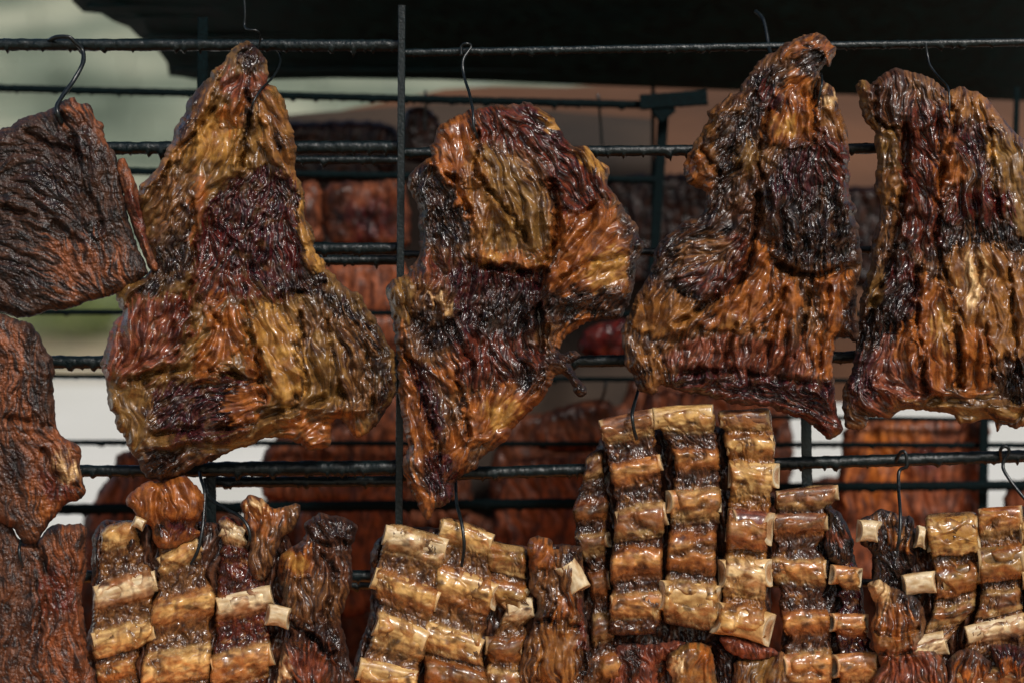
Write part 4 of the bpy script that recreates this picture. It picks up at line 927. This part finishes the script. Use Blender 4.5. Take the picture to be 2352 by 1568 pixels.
# rack D
rd = empty("rib_rack", tuple(W(np.array(1860.), np.array(1120.), -.0)), 'narrow dark rib rack with orange bones and hollow sawn ends', 'rib rack', GRP_R)
strip(rd, 'H', [(130, 725, 400, 690, 38, 'boneb', 'xr'), (110, 840, 350, 820, 44, 'boneb', 'xr'), (92, 1045, 345, 1045, 46, 'boneo', 'r'), (160, 1280, 370, 1270, 54, 'boneo', ''), (172, 1500, 380, 1480, 64, 'boneo', 'L'), (172, 1700, 385, 1680, 54, 'boneo', 'L')], y0=.014, top=20, bot=20, seed=151, between='meat', pinch=15)
strip(rd, 'H', [(395, 1072, 500, 1085, 42, 'boneo', 'xLhr'), (400, 1290, 535, 1300, 50, 'boneo', 'xLhr'), (410, 1495, 605, 1475, 58, 'boneo', 'xLhr'), (415, 1690, 610, 1680, 50, 'boneo', 'xLh')], y0=.008, top=40, bot=20, seed=153, between='purp', pinch=18)
nodule(rd, 'H', '350,760 400,765 430,800 460,860 470,900 480,940 470,1010 430,1030 380,1010 345,940 350,880 370,840', 'char', .0, 20, 157, zones=[("pink", "1900,1215 1935,1215 1935,1240 1905,1240", 8)])
# rack E, right
re_ = empty("rib_rack", tuple(W(np.array(2064.), np.array(1260.), -.02)), 'rib rack with white sawn bones at the right edge, bones tilting upwards', 'rib rack', GRP_R)
nodule(re_, 'H', '500,830 560,790 590,768 640,775 700,800 745,800 760,850 770,930 760,1020 720,1060 700,1100 690,1160 560,1150 580,1050 560,960 510,920', 'char', -.012, 18, 161, zones=[("brn", "2015,1175 2060,1170 2060,1200 2020,1200", 10), ("amber", "2040,1220 2070,1230 2090,1260 2050,1260", 12, 4), ("fat", "2070,1220 2085,1220 2085,1250 2075,1250", 8)])
strip(re_, 'H', [(825, 880, 1050, 870, 82, 'yel', 'R'), (860, 1105, 1050, 1065, 66, 'olive', 'R'), (840, 1260, 1030, 1230, 46, 'char'), (740, 1420, 890, 1375, 50, 'bone', 'xr'), (740, 1640, 900, 1600, 50, 'brn')], y0=-.008, top=52, bot=30, seed=163, between='brn')
strip(re_, 'H', [(1062, 810, 1250, 795, 58, 'amber', 'r'), (1060, 1020, 1262, 1000, 84, 'olive', 'lr'), (1065, 1200, 1240, 1180, 46, 'purp'), (1015, 1345, 1264, 1290, 44, 'bone', 'xl'), (930, 1560, 1264, 1540, 66, 'brn')], y0=-.014, top=26, bot=40, seed=167, between='brn')
strip(re_, 'H', [(1245, 880, 1420, 860, 66, 'bonea', 'L'), (1268, 1080, 1420, 1060, 66, 'bonea', 'l'), (1268, 1290, 1420, 1260, 50, 'bonea', 'l'), (1268, 1500, 1420, 1460, 66, 'meat')], y0=-.01, top=40, bot=60, seed=169, between='meat')
nodule(re_, 'H', '545,1120 600,1090 660,1130 720,1150 780,1180 810,1260 800,1350 780,1400 850,1420 900,1480 900,1600 580,1600 600,1480 570,1400 560,1300 580,1220', 'brn', -.03, 26, 173,
       zones=[("cream", "1995,1340 2030,1335 2030,1400 2000,1400", 12), ("char", "2060,1340 2110,1350 2120,1420 2070,1400", 16), ("fat", "2010,1460 2080,1450 2080,1490 2020,1490", 10, 6), ("amber", "2030,1400 2090,1410 2070,1450 2020,1440", 16, 4), ("pink", "2030,1500 2160,1500 2160,1568 2030,1568", 30)], creases=[("2010,1450 2050,1460 2110,1440", 5, -10), ("2010,1495 2080,1500 2140,1480", 5, -8)])
bone_mesh(1977, 1219, 2020, 1222, 25, -.03, 'bone', re_, 15, 8, 4, .5)
bone_mesh(2104, 1232, 2126, 1236, 25, -.03, 'bone', re_, 16, 2, 4, .3)
bone_mesh(2075, 1345, 2145, 1336, 25, -.034, 'bone', re_, 17, 2, 6, .3)
nodule(re_, 'H', '920,1450 1000,1410 1080,1440 1120,1480 1120,1600 900,1600 910,1520', 'meat', -.03, 24, 179, zones=[("amber", "2200,1530 2260,1530 2260,1568 2200,1568", 16), ("char", "2270,1500 2290,1560 2260,1568", 10)])
nodule(re_, 'H', '1100,1400 1180,1390 1290,1400 1400,1390 1400,1600 1110,1600 1130,1500', 'meat', -.03, 26, 181, zones=[("purp", "2280,1480 2380,1470 2380,1530 2300,1530", 20), ("amber", "2290,1520 2320,1515 2330,1550 2295,1550", 10, 6)])
# rack F, bottom centre right, cut off by the frame
rf = empty("rib_rack", tuple(W(np.array(1600.), np.array(1500.), .0)), 'grey brown rib pieces below the tallest rack, mostly cut off by the frame', 'rib rack', GRP_R)
nodule(rf, 'G', '520,1420 600,1380 700,1390 800,1370 860,1380 800,1440 740,1480 720,1540 740,1640 500,1640', 'pink', .01, 22, 191, zones=[("char", "1430,1470 1470,1480 1460,1568 1440,1568", 10)], mat=M_CRUST)
nodule(rf, 'G', '770,1440 840,1390 940,1385 975,1420 990,1500 990,1640 800,1640 790,1540 760,1500', 'olive', -.006, 26, 193, zones=[("fat", "1560,1500 1620,1500 1620,1568 1570,1568", 16, 5), ("cream", "1538,1510 1560,1510 1565,1545 1545,1550", 6), ("amber", "1600,1480 1630,1500 1625,1540 1600,1530", 10)])
nodule(rf, 'G', '1075,1500 1100,1460 1180,1450 1264,1430 1310,1440 1310,1640 1080,1640', 'brn', -.004, 26, 197, zones=[("olive", "1720,1510 1790,1510 1790,1568 1730,1568", 16)])
nodule(rf, 'G', '970,1380 1040,1400 1080,1470 1060,1640 985,1640 1000,1500', 'char', .01, 16, 199)
nodule(rf, 'G', '1010,1360 1060,1350 1240,1400 1280,1440 1180,1460 1100,1450 1040,1410', 'pink', -.02, 14, 201, mat=M_CRUST)

def under(parent, pl, y0, seed, base='char'):  # dark backing added so the gaps between strips fill with painted shade
    relief("gap_shade_meat", pts(pl), y0, 16, 20, h=3, base=base, seed=seed, parent=parent, zones=[("meat", pl, 200)] if seed % 2 else (), mat=M_MEAT)
under(ra, "218,1215 300,1195 420,1190 500,1200 640,1210 680,1300 690,1420 700,1620 215,1620 212,1400", .018, 401)
under(rb, "865,1240 1000,1210 1180,1250 1330,1260 1345,1400 1350,1620 840,1620 850,1400", .026, 403)
under(rc, "1355,1090 1400,980 1500,985 1760,985 1770,1100 1765,1460 1700,1480 1360,1480 1350,1300", .036, 405)
under(rd, "1790,1160 1900,1150 1970,1300 1990,1450 2000,1620 1800,1620 1800,1400", .034, 408)
under(re_, "2010,1230 2100,1210 2250,1200 2400,1190 2420,1620 2030,1620 2010,1450", .02, 409)
under(rf, "1400,1500 1500,1490 1800,1500 1820,1620 1400,1620", .03, 411)

# ------------------------------------------------------------------ blurred meat on the rear rack
GRP_F = 'reddish meat on the rear rack, out of focus'
def farm(pl, base, seed, label, y=.72, T=30, zones=(), **k):
    o = relief("beef_piece", pts(pl), y, T, 28, h=4.5, base=base, seed=seed, mat=M_FAR, jag=4, amp=.6, zones=zones, **k); return tag(o, label, 'roast beef', GRP_F)
farm("690,430 735,425 742,520 738,560 690,560", 'far', 301, 'narrow blurred meat piece between the pear-shaped roast and the wide blurred piece')
farm("748,430 800,418 860,420 925,415 940,560 850,565 760,560 742,500", 'far', 303, 'wide blurred dark red meat seen left of the upright iron bar, upper gap', zones=[("char", "760,430 790,430 780,560 755,540", 20), ("purp", "800,480 900,470 900,540 820,540", 30)])
farm("745,612 850,602 930,606 930,716 780,714 740,660", 'far', 305, 'blurred pinkish red meat in the gap just left of the pointed roast', gain=1.3)
farm("620,1020 780,980 860,930 925,900 930,1150 760,1160 610,1140", 'far', 307, 'blurred red meat below the right end of the pear-shaped roast')
farm("215,1150 260,1080 270,1040 330,1035 380,1050 390,1160 330,1290 200,1290", 'far', 309, 'blurred brown meat beside the white gap at the left')
farm("700,1165 930,1160 930,1330 800,1420 700,1330", 'far', 311, 'blurred brown red meat behind the left rib rack')
farm("1160,1080 1250,1040 1390,1060 1390,1300 1150,1290", 'far', 313, 'blurred bright red meat left of the tallest rib rack')
farm("1240,960 1300,930 1400,920 1410,1000 1380,1030 1240,1030", 'far', 315, 'blurred meat lump with a dark top left of the tallest rib rack', zones=[("char", "1260,940 1400,925 1400,960 1280,970", 24)])
farm("1340,760 1400,740 1440,740 1440,820 1340,815", 'red', 317, 'blurred dark red meat in the gap between the two middle roasts', gain=1.4)
farm("1940,985 2000,965 2120,960 2262,962 2262,1060 2255,1240 2200,1330 1960,1330 1925,1180 1930,1050", 'far', 319, 'big blurred orange brown slab behind the right rib rack', zones=[("amber", "1980,1000 2100,990 2090,1100 1990,1150", 60), ("purp", "2100,1030 2150,1040 2150,1090 2100,1090", 20)], gain=1.3)
farm("2310,1120 2360,1100 2440,1090 2440,1300 2320,1300", 'far', 321, 'blurred brown piece at the far right edge above the ribs')
farm("1490,900 1600,890 1800,915 1790,1000 1700,1100 1500,1010", 'far', 323, 'blurred pale red piece above the tallest rib rack')
farm("840,720 905,720 920,800 880,820 840,790", 'far', 325, 'small blurred red piece right of the wide end of the pear-shaped roast', gain=1.2)
farm("650,960 760,930 900,950 1040,930 1060,1010 1050,1200 640,1190", 'far', 343, 'broad dim red meat far behind the bar under the pear-shaped roast', y=.95, gain=.8)
farm("1150,985 1240,950 1330,960 1440,930 1480,1000 1460,1190 1150,1190", 'far', 345, 'broad dim meat far behind the bar left of the tallest rib rack', y=.95, gain=.8)
farm("640,300 700,280 900,290 900,400 780,420 650,410", 'char', 347, 'dark blurred meat hanging high between the pear-shaped roast and the upright bar', y=.95)
farm("930,260 985,250 1010,290 1000,360 930,370", 'char', 349, 'small dark blurred piece just right of the upright bar, high up', y=.8)
farm("1290,470 1400,410 1500,400 1640,420 1650,560 1600,640 1330,640", 'char', 351, 'dark blurred piece in the gap between the two middle roasts', y=.95)
farm("1930,450 1990,430 2060,440 2060,640 1930,640", 'char', 353, 'dark blurred piece in the narrow gap between the two right roasts', y=.95)
farm("560,1190 700,1160 940,1150 1010,1180 1020,1640 540,1640", 'far', 331, 'broad dark red meat far behind the left rib racks', y=.98, gain=.8)
farm("1010,1200 1150,1190 1420,1180 1500,1240 1500,1640 1000,1640", 'far', 333, 'broad dark red meat far behind the middle rib racks', y=.98, gain=.8)
farm("1480,1130 1780,1120 1960,1135 1960,1640 1470,1640", 'far', 335, 'broad dark meat far behind the tallest rib rack', y=.98, gain=.7)
farm("1950,1200 2230,1190 2420,1200 2420,1640 1940,1640", 'far', 337, 'broad dark meat far behind the rib rack with white bones', y=.98, gain=.7)
farm("190,1200 330,1180 560,1190 580,1640 180,1640", 'far', 339, 'broad dark meat far behind the rack with the gristle lump', y=.98, gain=.6)
farm("1440,890 1520,880 1780,890 1790,1140 1440,1120", 'far', 341, 'dark meat piece far behind the top of the tallest rib rack', y=.98, gain=.7)
farm("1280,1340 1480,1340 1700,1360 1800,1350 1820,1640 1280,1640", 'far', 327, 'blurred red meat showing between the lower rib pieces', gain=.9)

# ------------------------------------------------------------------ hooks
hook('bent wire hook holding the dark slab at the upper left', [(112, 95, .04), (130, 86, .02), (158, 86, .015), (172, 98, .02), (189, 115, .03), (192, 138, .02), (184, 160, .005), (165, 192, -.01), (143, 222, -.035), (131, 245, -.055), (133, 262, -.062), (141, 284, -.05)], 5.2)
hook('thin wire running up from the tip of the pear-shaped roast', [(560, -20, .02), (563, 30, .02), (562, 60, .02), (570, 68, .0), (592, 72, -.0), (598, 90, .02), (590, 120, .03)], 2.2)
hook('wire loop beside the tip of the pear-shaped roast', [(600, 90, .05), (640, 120, .06), (642, 150, .03), (625, 180, -.02), (600, 205, -.065), (582, 235, -.085), (576, 262, -.07)], 2.6)
hook('wire hook holding the two-lobed roast below the top bar', [(1060, 128, .03), (1060, 106, .03), (1072, 101, .025), (1082, 108, .03), (1064, 138, .02), (1066, 175, .01), (1078, 215, -.03), (1086, 255, -.07), (1088, 290, -.08), (1096, 318, -.07)], 3.4)
hook('dark hook curving over the top bar left of the curled roast tip', [(1735, 26, .1), (1752, 44, .08), (1760, 75, .06), (1766, 110, .04), (1775, 140, .0)], 5)
hook('short wire piercing the curled roast below its tip', [(1886, 170, -.05), (1888, 190, -.085), (1884, 212, -.09), (1878, 236, -.08), (1872, 250, -.06)], 3)
hook('thin wire hook at the top notch of the folded roast on the right', [(2126, 100, .03), (2130, 125, .03), (2136, 150, .02), (2155, 176, -.0), (2176, 200, -.045), (2181, 230, -.06), (2180, 262, -.06), (2184, 285, -.045)], 2.6)
hook('wire hook holding the tallest rib rack', [(1478, 850, .03), (1466, 895, .0), (1456, 930, -.045), (1452, 955, -.07), (1456, 985, -.07), (1462, 1008, -.06)], 4)
hook('straight wire hook looped over the bar holding the rib rack with white bones', [(2055, 1062, .04), (2070, 1036, .02), (2080, 1040, .015), (2082, 1070, .015), (2066, 1080, .02), (2064, 1120, .0), (2068, 1180, -.045), (2066, 1230, -.06), (2060, 1262, -.055)], 4)
hook('wire hook bending over the bar at the far right edge', [(2300, 1058, .04), (2298, 1032, .02), (2308, 1024, .015), (2318, 1034, .015), (2304, 1062, .02), (2312, 1090, .01), (2352, 1142, -.01), (2390, 1180, -.03)], 4)
hook('wire hook running from the pointed roast into the slanting rib rack', [(1046, 1090, .03), (1047, 1125, .01), (1050, 1160, -.02), (1058, 1190, -.05), (1064, 1225, -.066), (1066, 1260, -.066), (1060, 1300, -.055)], 4)
hook('long wire hook running down into the left rib rack', [(458, 1084, .02), (462, 1100, .0), (470, 1130, -.02), (468, 1180, -.035), (464, 1220, -.05), (455, 1262, -.055), (438, 1296, -.05)], 4)
hook('slanting wire hook from the bar to the gristle end of the left rib rack', [(470, 1098, .03), (482, 1140, .01), (520, 1168, -.02), (552, 1186, -.045), (570, 1210, -.055), (574, 1238, -.055), (566, 1256, -.04)], 4)
hook('hook tip sticking out of the dark slab in the lower left corner', [(48, 1240, -.03), (44, 1258, -.05), (46, 1280, -.053), (52, 1302, -.045)], 3.6)
GH = 'thin blurred hooks on the rear rack'
for lab, p in (('blurred hook hanging from the rear bar right of the upright bar', [(977, 208, .62), (978, 240, .62), (977, 300, .64)]),
               ('blurred hook hanging from the rear bar between the two middle roasts', [(1373, 218, .62), (1376, 240, .62), (1383, 335, .64)]),
               ('blurred hook below the middle bar left of the tallest rib rack', [(1392, 870, .66), (1388, 900, .66), (1376, 930, .7)])):
    hook(lab, p, 4, GH)

# ------------------------------------------------------------------ each part hangs from its thing without moving
import mathutils
bpy.context.view_layer.update()
for o in COL.objects:
    if o.parent and o.parent.type == 'EMPTY':
        o.matrix_parent_inverse = mathutils.Matrix.Translation(-Vector(o.parent.location))
